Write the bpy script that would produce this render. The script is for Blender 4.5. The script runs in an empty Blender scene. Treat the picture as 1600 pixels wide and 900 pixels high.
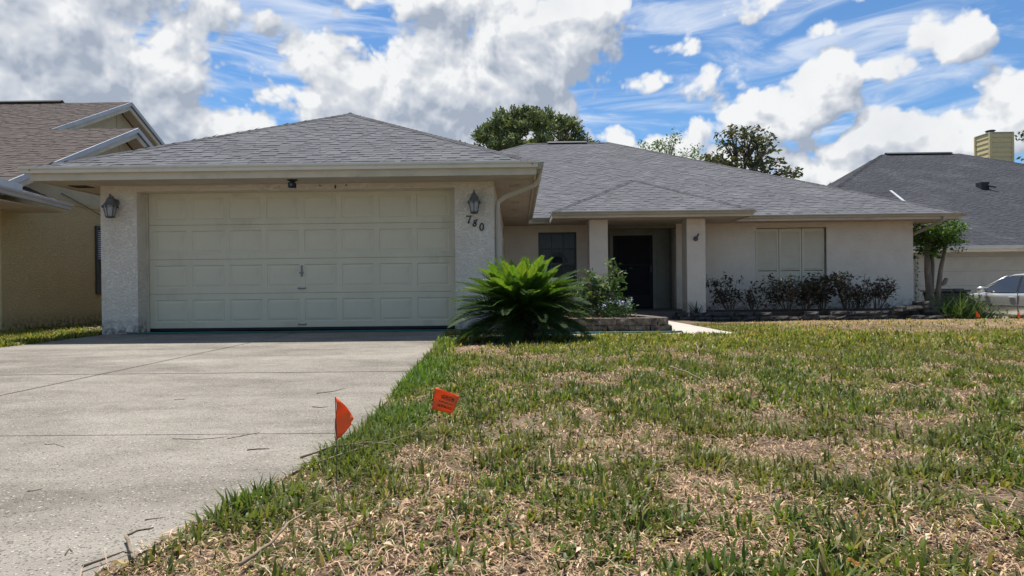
import bpy, math, random
import numpy as np
from mathutils import Vector, Matrix
random.seed(7); rng = np.random.default_rng(11)
S = bpy.context.scene
COL = S.collection
R = math.radians

# ------------------------------------------------------------------ camera
CAM_H = 0.70
cam_d = bpy.data.cameras.new('camera'); cam = bpy.data.objects.new('camera', cam_d); COL.objects.link(cam)
cam_d.sensor_width = 36; cam_d.lens = 21.6; cam_d.clip_start = .05; cam_d.clip_end = 3000
yaw, roll, pitch = R(.6), R(.62), R(-.18)
F_ = Vector((-math.sin(yaw)*math.cos(pitch), math.cos(yaw)*math.cos(pitch), math.sin(pitch)))
R0 = Vector((math.cos(yaw), math.sin(yaw), 0)); U0 = R0.cross(F_)
RR = R0*math.cos(roll)-U0*math.sin(roll); UU = U0*math.cos(roll)+R0*math.sin(roll)
mw = Matrix((RR, UU, -F_)).transposed().to_4x4(); mw.translation = (0, 0, CAM_H)
cam.matrix_world = mw
S.camera = cam

# ------------------------------------------------------------------ sun, view
SUN = Vector((-.13, .35, 1)).normalized()
sun_el = math.asin(SUN.z); sun_az = math.atan2(SUN.x, SUN.y)
sd = bpy.data.lights.new('sun', 'SUN'); sd.energy = 5.0; sd.angle = R(.53); sd.color = (1, .955, .885)
so = bpy.data.objects.new('sun', sd); COL.objects.link(so)
so.rotation_euler = (-SUN).to_track_quat('-Z', 'Y').to_euler(); so.location = (0, 0, 60)
S.view_settings.view_transform = 'Standard'; S.view_settings.look = 'None'
S.view_settings.exposure = 0.56; S.view_settings.gamma = 1.0
try: S.cycles.max_bounces = 8; S.cycles.transparent_max_bounces = 8
except Exception: pass

# ------------------------------------------------------------------ node helper
class NT:
    def __init__(s, t): s.t = t; s.n = t.nodes; s.l = t.links
    def new(s, typ, **kw):
        n = s.n.new(typ)
        for k, v in kw.items(): setattr(n, k, v)
        return n
    def put(s, sock, v):
        if isinstance(v, bpy.types.NodeSocket): s.l.new(v, sock)
        elif v is not None: sock.default_value = v
    def m(s, op, a, b=None, c=None, clamp=False):
        n = s.new('ShaderNodeMath', operation=op); n.use_clamp = clamp
        for i, v in enumerate((a, b, c)):
            if v is not None: s.put(n.inputs[i], v)
        return n.outputs[0]
    def v(s, op, a, b=None):
        n = s.new('ShaderNodeVectorMath', operation=op); s.put(n.inputs[0], a)
        if b is not None: s.put(n.inputs[1], b)
        return n.outputs['Value'] if op in ('DOT_PRODUCT', 'LENGTH') else n.outputs[0]
    def rng(s, x, a, b, c=0., d=1., smooth=False):
        n = s.new('ShaderNodeMapRange'); n.interpolation_type = 'SMOOTHSTEP' if smooth else 'LINEAR'
        for i, q in enumerate((x, a, b, c, d)): s.put(n.inputs[i], q)
        return n.outputs[0]
    def noise(s, vec, scale, detail=4., rough=.55, dist=0.):
        n = s.new('ShaderNodeTexNoise'); s.put(n.inputs['Vector'], vec)
        n.inputs['Scale'].default_value = scale; n.inputs['Detail'].default_value = detail
        n.inputs['Roughness'].default_value = rough; n.inputs['Distortion'].default_value = dist
        return n.outputs['Fac']
    def mix(s, f, a, b, typ='MIX'):
        n = s.new('ShaderNodeMix', data_type='RGBA', blend_type=typ)
        s.put(n.inputs[0], f)
        for i, q in ((6, a), (7, b)):
            if isinstance(q, tuple) and len(q) == 3: q = (*q, 1)
            s.put(n.inputs[i], q)
        return n.outputs[2]

# ------------------------------------------------------------------ sky: Nishita with procedural clouds
W = bpy.data.worlds.new('World'); S.world = W; W.use_nodes = True
def cloud_group():
    g = bpy.data.node_groups.new('cloud_field', 'ShaderNodeTree')
    g.interface.new_socket('D', in_out='INPUT', socket_type='NodeSocketVector')
    g.interface.new_socket('F', in_out='OUTPUT', socket_type='NodeSocketFloat')
    g.interface.new_socket('B', in_out='OUTPUT', socket_type='NodeSocketFloat')
    g.interface.new_socket('G', in_out='OUTPUT', socket_type='NodeSocketFloat')
    k = NT(g); gi = k.new('NodeGroupInput'); go = k.new('NodeGroupOutput'); D = gi.outputs[0]
    x = k.new('ShaderNodeSeparateXYZ'); k.put(x.inputs[0], D)
    az = k.m('ARCTAN2', x.outputs[0], x.outputs[1]); el = k.m('ARCSINE', x.outputs[2])
    c = k.new('ShaderNodeCombineXYZ'); k.put(c.inputs[0], az); k.put(c.inputs[1], el); P = c.outputs[0]
    wn = k.new('ShaderNodeTexNoise'); k.put(wn.inputs['Vector'], D); wn.inputs['Scale'].default_value = 7; wn.inputs['Detail'].default_value = 3
    wv = k.v('MULTIPLY', k.v('SUBTRACT', wn.outputs['Color'], (.5, .5, .5)), (.10, .07, 0))
    P = k.v('ADD', P, wv)
    # azimuth, elevation, half width, half height (radians), strength: the cumulus masses over the houses
    blobs = [(-.66, .34, .18, .15, 1.25), (-.54, .31, .17, .10, 1.15), (-.47, .235, .13, .075, 1.1), (-.70, .24, .16, .10, 1.15),
             (-.60, .45, .24, .06, 1.1), (-.36, .455, .20, .045, 1.1), (-.16, .44, .22, .06, 1.1), (-.47, .39, .12, .045, .9),
             (-.27, .26, .15, .065, 1.05), (-.39, .235, .09, .045, .95), (-.54, .22, .06, .03, .7),
             (-.25, .32, .10, .075, 1.05), (-.31, .345, .07, .055, 1.), (-.10, .30, .20, .13, 1.45), (.02, .36, .16, .13, 1.35),
             (.00, .21, .18, .075, 1.3), (.11, .42, .10, .06, 1.), (.065, .25, .075, .07, 1.),
             (.165, .225, .04, .025, .8), (.31, .29, .07, .045, .75), (.34, .24, .09, .05, .85), (.465, .27, .060, .055, 1.2),
             (.42, .245, .08, .035, .9), (.61, .31, .055, .050, 1.2), (.57, .285, .06, .03, .8), (.45, .345, .06, .016, .5), (.29, .45, .09, .02, .5),
             (.58, .185, .17, .055, 1.3), (.70, .215, .12, .06, 1.2), (.46, .145, .16, .05, 1.15), (.30, .19, .13, .05, 1.), (.66, .11, .22, .06, 1.1), (.36, .16, .12, .045, 1.), (.26, .36, .06, .022, .7), (.38, .40, .07, .02, .65), (.52, .40, .08, .022, .6), (.69, .38, .08, .025, .6), (.22, .31, .07, .02, .6), (-.36, .19, .16, .05, 1.)]
    Fm = None
    for a, e, ra, re, st in blobs:
        q = k.v('MULTIPLY', k.v('SUBTRACT', P, (a, e, 0)), (1/ra, 1/re, 0))
        b = k.m('MULTIPLY_ADD', k.v('DOT_PRODUCT', q, q), -.8*st, .8*st)
        Fm = b if Fm is None else k.m('SMOOTH_MAX', Fm, b, .12)
    Fm = k.m('MAXIMUM', k.m('ADD', Fm, .36), -.75)
    # same kind of broken cumulus over the unseen sky, thinned to lower fill light
    st = k.v('MULTIPLY', D, (1, 1, 1.9))
    bg = k.m('MULTIPLY_ADD', k.noise(st, 2.6, 3., .5), 4.6, -2.25)
    ahead = k.m('MULTIPLY', k.rng(k.m('ABSOLUTE', az), .72, .95, 1, 0, True), k.rng(el, .46, .62, 1, 0, True))
    ahead = k.m('MULTIPLY', ahead, k.rng(x.outputs[1], 0., .1, 0, 1))
    bg = k.m('SUBTRACT', bg, k.m('MULTIPLY', ahead, 1.6))
    Fm = k.m('MAXIMUM', Fm, bg)
    k.put(go.inputs[1], Fm)
    n1 = k.m('SUBTRACT', k.noise(D, 13, 9., .6), .5)
    n2 = k.m('SUBTRACT', k.noise(k.v('ADD', D, wv), 5.5, 4., .5), .5)
    vo = k.new('ShaderNodeTexVoronoi'); vo.feature = 'SMOOTH_F1'; k.put(vo.inputs['Vector'], k.v('ADD', D, wv))
    vo.inputs['Scale'].default_value = 15; vo.inputs['Detail'].default_value = 3; vo.inputs['Roughness'].default_value = .6; vo.inputs['Smoothness'].default_value = .4
    Fm = k.m('MULTIPLY_ADD', n2, .95, Fm)
    Fm = k.m('MULTIPLY_ADD', k.m('SUBTRACT', .42, vo.outputs['Distance']), .85, Fm)
    k.put(go.inputs[2], Fm)
    Fm = k.m('MULTIPLY_ADD', n1, 1.15, Fm)
    k.put(go.inputs[0], Fm)
    return g
k = NT(W.node_tree); k.n.clear()
out = k.new('ShaderNodeOutputWorld'); tc = k.new('ShaderNodeTexCoord'); D = k.v('NORMALIZE', tc.outputs['Generated'])
sky = k.new('ShaderNodeTexSky', sky_type='NISHITA'); sky.sun_disc = False
sky.sun_elevation = sun_el; sky.sun_rotation = sun_az; sky.altitude = 0; sky.air_density = 1.0; sky.dust_density = .3; sky.ozone_density = 3.0
grp = cloud_group()
def field(vec):
    n = k.new('ShaderNodeGroup'); n.node_tree = grp; k.put(n.inputs[0], vec); return n.outputs
F0, B0, G0 = field(D); F1, _b, G1 = field(k.v('NORMALIZE', k.v('ADD', D, (-.010, 0, .022)))); _f, B1, _g = field(k.v('NORMALIZE', k.v('ADD', D, (-.02, 0, .08))))
cover = k.rng(F0, -.02, .30, 0, 1, True)
macro = k.m('SUBTRACT', B0, B1)
lit = k.m('MULTIPLY_ADD', k.m('SUBTRACT', F0, F1), .60, .53)
lit = k.m('MULTIPLY_ADD', k.m('SUBTRACT', G0, G1), .70, lit)
lit = k.m('MULTIPLY_ADD', macro, .62, lit)
lit = k.m('SUBTRACT', lit, k.rng(G0, .25, 1.2, 0, .30, True), clamp=True)
lit = k.m('MULTIPLY_ADD', k.m('SUBTRACT', k.noise(D, 8, 6., .6), .5), .55, lit, clamp=True)
ramp = k.new('ShaderNodeValToRGB'); k.put(ramp.inputs[0], lit)
ramp.color_ramp.elements[0].color = (.38, .435, .53, 1); ramp.color_ramp.elements[0].position = .05
for ps, cl_ in ((.42, (.56, .605, .68, 1)), (.72, (.70, .73, .775, 1))):
    e = ramp.color_ramp.elements.new(ps); e.color = cl_
ramp.color_ramp.elements[-1].color = (.90, .915, .925, 1); ramp.color_ramp.elements[-1].position = 1.
# thin high cirrus streaks
cir = k.noise(k.v('MULTIPLY', k.v('ADD', D, k.v('MULTIPLY', D, (0, 0, 0))), (2.2, 2.2, 11)), 2.4, 6., .56, .9)
cir = k.rng(cir, .44, .72, 0, .70, True)
skyc = k.mix(1., sky.outputs[0], (.62, .87, 1.05), 'MULTIPLY')
bg_sky = k.new('ShaderNodeBackground'); k.put(bg_sky.inputs[0], skyc); bg_sky.inputs[1].default_value = .086
bg_cir = k.new('ShaderNodeBackground'); bg_cir.inputs[0].default_value = (.80, .85, .92, 1); bg_cir.inputs[1].default_value = .72
bg_cld = k.new('ShaderNodeBackground'); k.put(bg_cld.inputs[0], ramp.outputs[0]); bg_cld.inputs[1].default_value = .68
mx1 = k.new('ShaderNodeMixShader'); k.put(mx1.inputs[0], cir); k.l.new(bg_sky.outputs[0], mx1.inputs[1]); k.l.new(bg_cir.outputs[0], mx1.inputs[2])
mx2 = k.new('ShaderNodeMixShader'); k.put(mx2.inputs[0], cover); k.l.new(mx1.outputs[0], mx2.inputs[1]); k.l.new(bg_cld.outputs[0], mx2.inputs[2])
k.l.new(mx2.outputs[0], out.inputs[0])
try: W.cycles.sampling_method = 'MANUAL'; W.cycles.sample_map_resolution = 512
except Exception: pass

# ------------------------------------------------------------------ materials
def M(name, base, rough=.85, alt=None, vs=3., vd=5., lo=.35, hi=.7, bump=0., bs=60., metal=0., tone=False, alt2=None, vs2=.6, lo2=.5, hi2=.75,
      stretch=(1, 1, 1), transl=0., spec=.3, extra=None):
    m = bpy.data.materials.new(name); m.use_nodes = True; k = NT(m.node_tree)
    b = k.n['Principled BSDF']; o = k.n['Material Output']
    t = k.new('ShaderNodeTexCoord').outputs['Object']
    ts = k.v('MULTIPLY', t, stretch) if stretch != (1, 1, 1) else t
    c = (*base, 1)
    if alt is not None: c = k.mix(k.rng(k.noise(ts, vs, vd, .6), lo, hi), base, alt)
    if alt2 is not None: c = k.mix(k.rng(k.noise(ts, vs2, 6., .6), lo2, hi2), c, alt2)
    if tone:
        a = k.new('ShaderNodeAttribute', attribute_name='tone'); c = k.mix(1., c, a.outputs['Color'], 'MULTIPLY')
    if extra: c = extra(k, t, c)
    k.put(b.inputs['Base Color'], c); b.inputs['Roughness'].default_value = rough; b.inputs['Metallic'].default_value = metal
    b.inputs['Specular IOR Level'].default_value = spec
    if bump:
        bn = k.new('ShaderNodeBump'); bn.inputs['Strength'].default_value = 1; bn.inputs['Distance'].default_value = bump
        k.put(bn.inputs['Height'], k.noise(ts, bs, 5., .6)); k.l.new(bn.outputs[0], b.inputs['Normal'])
    if transl:
        tr = k.new('ShaderNodeBsdfTranslucent'); k.put(tr.inputs[0], k.mix(1., c, (1.25, 1.35, .55), 'MULTIPLY') if transl < 2 else c)
        ms = k.new('ShaderNodeMixShader'); ms.inputs[0].default_value = transl if transl < 2 else transl-2
        k.l.new(b.outputs[0], ms.inputs[1]); k.l.new(tr.outputs[0], ms.inputs[2]); k.l.new(ms.outputs[0], o.inputs[0])
    return m

def stucco(name, base, dirt, dirt_low=None):
    m = bpy.data.materials.new(name); m.use_nodes = True; k = NT(m.node_tree); b = k.n['Principled BSDF']
    t = k.new('ShaderNodeTexCoord').outputs['Object']
    c = k.mix(k.rng(k.noise(t, 2.2, 6., .65), .42, .78, 0, .6), base, dirt)
    c = k.mix(k.rng(k.noise(k.v('MULTIPLY', t, (3, 3, .5)), 2., 6., .6), .55, .8, 0, .35), c, dirt)
    if dirt_low:
        z = k.new('ShaderNodeSeparateXYZ'); k.put(z.inputs[0], k.new('ShaderNodeNewGeometry').outputs['Position'])
        h = k.m('MULTIPLY', k.rng(z.outputs[2], .02, .30, 1, 0), k.rng(k.noise(t, 14, 6., .65), .40, .62))
        c = k.mix(h, c, dirt_low)
    k.put(b.inputs['Base Color'], c); b.inputs['Roughness'].default_value = .92; b.inputs['Specular IOR Level'].default_value = .15
    n1 = k.noise(k.v('MULTIPLY', t, (1, 1, 1.7)), 26, 5., .6, .8); n2 = k.noise(t, 90, 3., .6)
    hgt = k.m('MULTIPLY_ADD', k.rng(n1, .42, .60, 0, 1, True), 1., k.m('MULTIPLY', n2, .5))
    bn = k.new('ShaderNodeBump'); bn.inputs['Strength'].default_value = 1.; bn.inputs['Distance'].default_value = .007
    k.put(bn.inputs['Height'], hgt); k.l.new(bn.outputs[0], b.inputs['Normal'])
    return m

def concrete(name):
    m = bpy.data.materials.new(name); m.use_nodes = True; k = NT(m.node_tree); b = k.n['Principled BSDF']
    t = k.new('ShaderNodeNewGeometry').outputs['Position']
    c = k.mix(k.rng(k.noise(t, 7., 7., .7), .3, .7), (.220, .198, .165), (.310, .281, .238))
    st = k.v('MULTIPLY', t, (.75, 1.5, 1))
    c = k.mix(k.rng(k.noise(st, .8, 8., .68), .43, .62, 0, .72), c, (.118, .104, .085))      # dark weathering stains
    c = k.mix(k.rng(k.noise(k.v('ADD', st, (7, 3, 0)), .6, 4., .6), .52, .68, 0, .5), c, (.40, .365, .31))
    # broken shell chips showing in the worn surface, two sizes
    def chips(sc, lo_, hi_, dlo, dhi):
        wp = k.new('ShaderNodeTexNoise'); k.put(wp.inputs['Vector'], t); wp.inputs['Scale'].default_value = sc*.7
        vo = k.new('ShaderNodeTexVoronoi'); k.put(vo.inputs['Vector'], k.v('ADD', k.v('MULTIPLY', t, (1, 1.25, .2)), k.v('MULTIPLY', wp.outputs['Color'], (.5/sc, .5/sc, 0)))); vo.inputs['Scale'].default_value = sc
        pick = k.new('ShaderNodeSeparateColor'); k.put(pick.inputs[0], vo.outputs['Color'])
        return k.m('MULTIPLY', k.rng(vo.outputs['Distance'], dlo, dhi, 1, 0), k.rng(pick.outputs[0], lo_, hi_)), pick.outputs[1], vo.outputs['Distance']
    c1, p1, d1 = chips(58, .48, .58, .18, .40); c2, p2, d2 = chips(130, .45, .58, .2, .5)
    chip = k.m('MAXIMUM', k.m('MULTIPLY', c1, .75), k.m('MULTIPLY', c2, .65))
    c = k.mix(chip, c, k.mix(p1, (.42, .375, .31), (.68, .63, .55)))
    pit = k.m('MULTIPLY', k.rng(d2, .2, .5, 1, 0), k.rng(p2, .62, .72))
    c = k.mix(k.m('MULTIPLY', pit, .6), c, (.10, .085, .07))
    k.put(b.inputs['Base Color'], c); b.inputs['Roughness'].default_value = .9; b.inputs['Specular IOR Level'].default_value = .12
    bn = k.new('ShaderNodeBump'); bn.inputs['Strength'].default_value = 1.; bn.inputs['Distance'].default_value = .006
    k.put(bn.inputs['Height'], k.m('ADD', k.m('SUBTRACT', chip, pit), k.noise(t, 150, 4., .7))); k.l.new(bn.outputs[0], b.inputs['Normal'])
    return m

def litter(name):
    """bare lawn soil covered in dry grass thatch"""
    m = bpy.data.materials.new(name); m.use_nodes = True; k = NT(m.node_tree); b = k.n['Principled BSDF']
    t = k.new('ShaderNodeNewGeometry').outputs['Position']
    w = k.new('ShaderNodeTexNoise'); k.put(w.inputs['Vector'], t); w.inputs['Scale'].default_value = 9; w.inputs['Detail'].default_value = 4
    tw = k.v('ADD', t, k.v('MULTIPLY', w.outputs['Color'], (.18, .18, 0)))
    s1 = k.noise(k.v('MULTIPLY', tw, (22, 70, 20)), 1., 5., .6); s2 = k.noise(k.v('MULTIPLY', tw, (80, 26, 20)), 1., 5., .6)
    st = k.m('MAXIMUM', s1, s2)
    c = k.mix(k.rng(st, .44, .72), (.030, .021, .015), (.29, .205, .135))
    c = k.mix(k.rng(k.noise(t, 2.2, 6., .65), .48, .66, 0, .6), c, (.15, .108, .078))
    c = k.mix(k.rng(k.noise(t, .55, 4., .55), .5, .66, 0, .35), c, (.40, .30, .205))
    # beyond the thatch the far ground is plain turf
    y = k.new('ShaderNodeSeparateXYZ'); k.put(y.inputs[0], t)
    c = k.mix(k.rng(y.outputs[1], 17, 24, 0, 1), c, (.10, .12, .04))
    k.put(b.inputs['Base Color'], c); b.inputs['Roughness'].default_value = .95; b.inputs['Specular IOR Level'].default_value = .1
    bn = k.new('ShaderNodeBump'); bn.inputs['Strength'].default_value = 1; bn.inputs['Distance'].default_value = .012
    k.put(bn.inputs['Height'], k.m('ADD', st, k.noise(t, 30, 4., .6))); k.l.new(bn.outputs[0], b.inputs['Normal'])
    return m

def attr_leaf(name, rough=.5, transl=.35, attr='tint', spec=.4):
    m = bpy.data.materials.new(name); m.use_nodes = True; k = NT(m.node_tree); b = k.n['Principled BSDF']; o = k.n['Material Output']
    a = k.new('ShaderNodeAttribute', attribute_name=attr).outputs['Color']
    k.put(b.inputs['Base Color'], a); b.inputs['Roughness'].default_value = rough; b.inputs['Specular IOR Level'].default_value = spec
    tr = k.new('ShaderNodeBsdfTranslucent'); k.put(tr.inputs[0], k.mix(1., a, (1.5, 1.5, .7), 'MULTIPLY'))
    ms = k.new('ShaderNodeMixShader'); ms.inputs[0].default_value = transl
    k.l.new(b.outputs[0], ms.inputs[1]); k.l.new(tr.outputs[0], ms.inputs[2]); k.l.new(ms.outputs[0], o.inputs[0])
    return m

def clear_glass(name, tint=(.9, .95, .95), alpha=.35, rough=.05, spec=.5):
    m = bpy.data.materials.new(name); m.use_nodes = True; k = NT(m.node_tree); b = k.n['Principled BSDF']; o = k.n['Material Output']
    b.inputs['Base Color'].default_value = (*tint, 1); b.inputs['Roughness'].default_value = rough; b.inputs['Specular IOR Level'].default_value = spec
    t = k.new('ShaderNodeBsdfTransparent'); ms = k.new('ShaderNodeMixShader'); ms.inputs[0].default_value = alpha
    k.l.new(t.outputs[0], ms.inputs[1]); k.l.new(b.outputs[0], ms.inputs[2]); k.l.new(ms.outputs[0], o.inputs[0])
    return m

white_stucco = stucco('white_stucco', (.78, .70, .585), (.62, .545, .44), (.16, .15, .135))
tan_stucco = stucco('tan_stucco', (.60, .475, .245), (.48, .375, .19), (.13, .11, .07))
grey_stucco = stucco('grey_stucco', (.36, .34, .30), (.30, .28, .24))
olive_paint = M('olive_paint', (.20, .20, .165), .7, (.15, .15, .12), 3)
trim_paint = M('trim_paint', (.55, .49, .375), .6, (.36, .34, .275), 2.5, 6, .45, .8, alt2=(.25, .23, .18), vs2=5, lo2=.66, hi2=.85)
soffit_paint = M('soffit_paint', (.52, .45, .37), .8, (.42, .38, .32), 2)
gutter_paint = M('gutter_paint', (.62, .60, .53), .45, (.50, .49, .43), 3, 6, .5, .8, alt2=(.30, .28, .22), vs2=6, lo2=.68, hi2=.9)
old_gutter = M('old_gutter', (.40, .37, .29), .5, (.34, .31, .235), 3, 6, .4, .7, alt2=(.2, .17, .12), vs2=5, lo2=.62, hi2=.85)
door_paint = M('door_paint', (.615, .56, .415), .55, (.56, .505, .375), 1.2, 5, .4, .75, bump=.0008, bs=60, alt2=(.43, .39, .295), vs2=1.1, lo2=.56, hi2=.8, stretch=(1.6, 1, .5))
grey_shingle = M('grey_shingle', (.142, .143, .152), .95, (.112, .113, .120), 90, 4, .35, .65, tone=True, alt2=(.172, .172, .180), vs2=1.3, lo2=.5, hi2=.8, spec=.08)
brown_shingle = M('brown_shingle', (.105, .088, .079), .95, (.105, .085, .075), 60, 3, .35, .65, tone=True, alt2=(.095, .08, .073), vs2=.7, lo2=.5, hi2=.75, spec=.1)
dark_shingle = M('dark_shingle', (.072, .074, .084), .95, (.050, .051, .058), 60, 3, .35, .65, tone=True, alt2=(.095, .096, .105), vs2=.6, spec=.1)
black_iron = M('black_iron', (.045, .047, .05), .5, (.075, .078, .08), 40, 3, spec=.5)
lamp_metal = M('lamp_metal', (.13, .14, .15), .45, (.22, .23, .24), 30, 3, metal=.5, spec=.5)
black_plastic = M('black_plastic', (.015, .016, .018), .5)
dark_door = M('dark_door', (.010, .010, .012), .6, (.014, .014, .016), 8, spec=.15)
dark_room = M('dark_room', (.03, .03, .03), .9, (.045, .043, .04), 3)
curtain = M('curtain', (.36, .37, .38), .9, (.25, .26, .27), 20, 2, stretch=(3, 1, .2))
glass = clear_glass('window_glass', (.05, .055, .06), .22, .06, .4)
screen = clear_glass('screen_mesh', (.014, .014, .016), .80, .6, .1)
lamp_glass = clear_glass('lamp_glass', (.45, .47, .46), .45, .2, .4)
slat_paint = M('slat_paint', (.62, .565, .43), .6, (.56, .505, .38), 3)
white_trim = M('white_trim', (.50, .515, .53), .6, (.40, .415, .43), 2, alt2=(.4, .4, .4), vs2=4, lo2=.65, hi2=.85)
chimney_paint = M('chimney_paint', (.66, .53, .28), .7, (.58, .46, .24), 3)
ridge_black = M('ridge_black', (.03, .032, .038), .7)
conc = concrete('driveway_concrete')
walk_conc = M('walk_concrete', (.46, .42, .36), .9, (.36, .33, .28), 4, bump=.003, bs=120)
joint_dirt = M('joint_dirt', (.055, .047, .04), 1., (.09, .075, .055), 20)
soil = M('mulch_soil', (.045, .034, .026), 1., (.09, .065, .045), 25, 5, bump=.02, bs=40)
block_stone = M('block_stone', (.20, .158, .122), .95, (.055, .046, .036), 12, 6, .36, .60, bump=.012, bs=38, alt2=(.30, .22, .17), vs2=5, lo2=.55, hi2=.8)
wall_stone = M('wall_stone', (.090, .082, .072), .95, (.032, .030, .027), 10, 6, .40, .66, bump=.018, bs=22, alt2=(.14, .122, .10), vs2=2.2, lo2=.55, hi2=.8)
lawn_mat = litter('lawn_thatch')
blade_mat = attr_leaf('grass_blade', .45, .38, spec=.25)
straw_mat = attr_leaf('dry_straw', .8, .15, spec=.2)
leaf_mat = attr_leaf('leaf_gloss', .5, .30, spec=.22)
dull_leaf = attr_leaf('leaf_dull', .6, .25)
bark = M('bark', (.16, .125, .095), .95, (.08, .062, .048), 9, 6, .35, .7, bump=.01, bs=30, stretch=(1, 1, .35))
pale_bark = M('pale_bark', (.27, .215, .16), .9, (.15, .115, .085), 8, 6, bump=.006, bs=20, stretch=(1, 1, .4))
twig_bark = M('twig_bark', (.28, .215, .145), .9, (.16, .12, .08), 30, 4, bump=.002, bs=90)
dark_twig = M('dark_twig', (.085, .06, .042), .95, (.14, .10, .07), 30)
hose_green = M('hose_green', (.03, .16, .14), .45, (.025, .11, .10), 6)
number_black = M('number_black', (.012, .011, .011), .5)
wire_metal = M('wire_metal', (.10, .095, .09), .5, metal=.5)
car_paint = M('car_paint', (.66, .655, .615), .30, metal=.75, spec=.5)
chrome = M('chrome', (.75, .74, .70), .2, metal=.9)
car_glass = M('car_glass', (.03, .035, .042), .08, spec=.9)
rubber = M('rubber', (.02, .02, .02), .8)

def flag_cloth(name, printed):
    def ex(k, t, c):
        if not printed: return c
        u = k.new('ShaderNodeSeparateXYZ'); k.put(u.inputs[0], k.new('ShaderNodeTexCoord').outputs['UV'])
        def band(a, v0, v1): return k.m('MULTIPLY', k.m('GREATER_THAN', a, v0), k.m('LESS_THAN', a, v1))
        stroke = k.m('GREATER_THAN', k.noise(k.v('MULTIPLY', k.new('ShaderNodeTexCoord').outputs['UV'], (34, 16, 1)), 1., 1., .5), .5)
        l1 = k.m('MULTIPLY', band(u.outputs[1], .60, .80), band(u.outputs[0], .30, .86))
        l2 = k.m('MULTIPLY', k.m('ADD', band(u.outputs[1], .42, .48), band(u.outputs[1], .20, .32)), band(u.outputs[0], .24, .90))
        return k.mix(k.m('MULTIPLY', k.m('ADD', l1, l2), k.m('MULTIPLY', stroke, .9)), c, (.06, .03, .03))
    return M(name, (1.0, .215, .05), .55, (.92, .15, .035), 12, transl=2.35, extra=ex)
flag_plain = flag_cloth('flag_orange', False); flag_print = flag_cloth('flag_orange_printed', True)

# ------------------------------------------------------------------ mesh helpers
def wloc(o):
    v = Vector((0, 0, 0))
    while o: v += o.location; o = o.parent
    return v
def link(name, me, mat, parent):
    o = bpy.data.objects.new(name, me); COL.objects.link(o)
    if mat and not me.materials: me.materials.append(mat)
    if parent: o.parent = parent
    return o
def props(o, label=None, cat=None, group=None, kind=None):
    for k_, v in (('label', label), ('category', cat), ('group', group), ('kind', kind)):
        if v: o[k_] = v
    return o
def thing(name, label, cat, loc=(0, 0, 0), group=None, rz=0.):
    o = bpy.data.objects.new(name, None); COL.objects.link(o); o.location = loc; o.rotation_euler = (0, 0, rz); o.empty_display_size = .2
    return props(o, label, cat, group)

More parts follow.
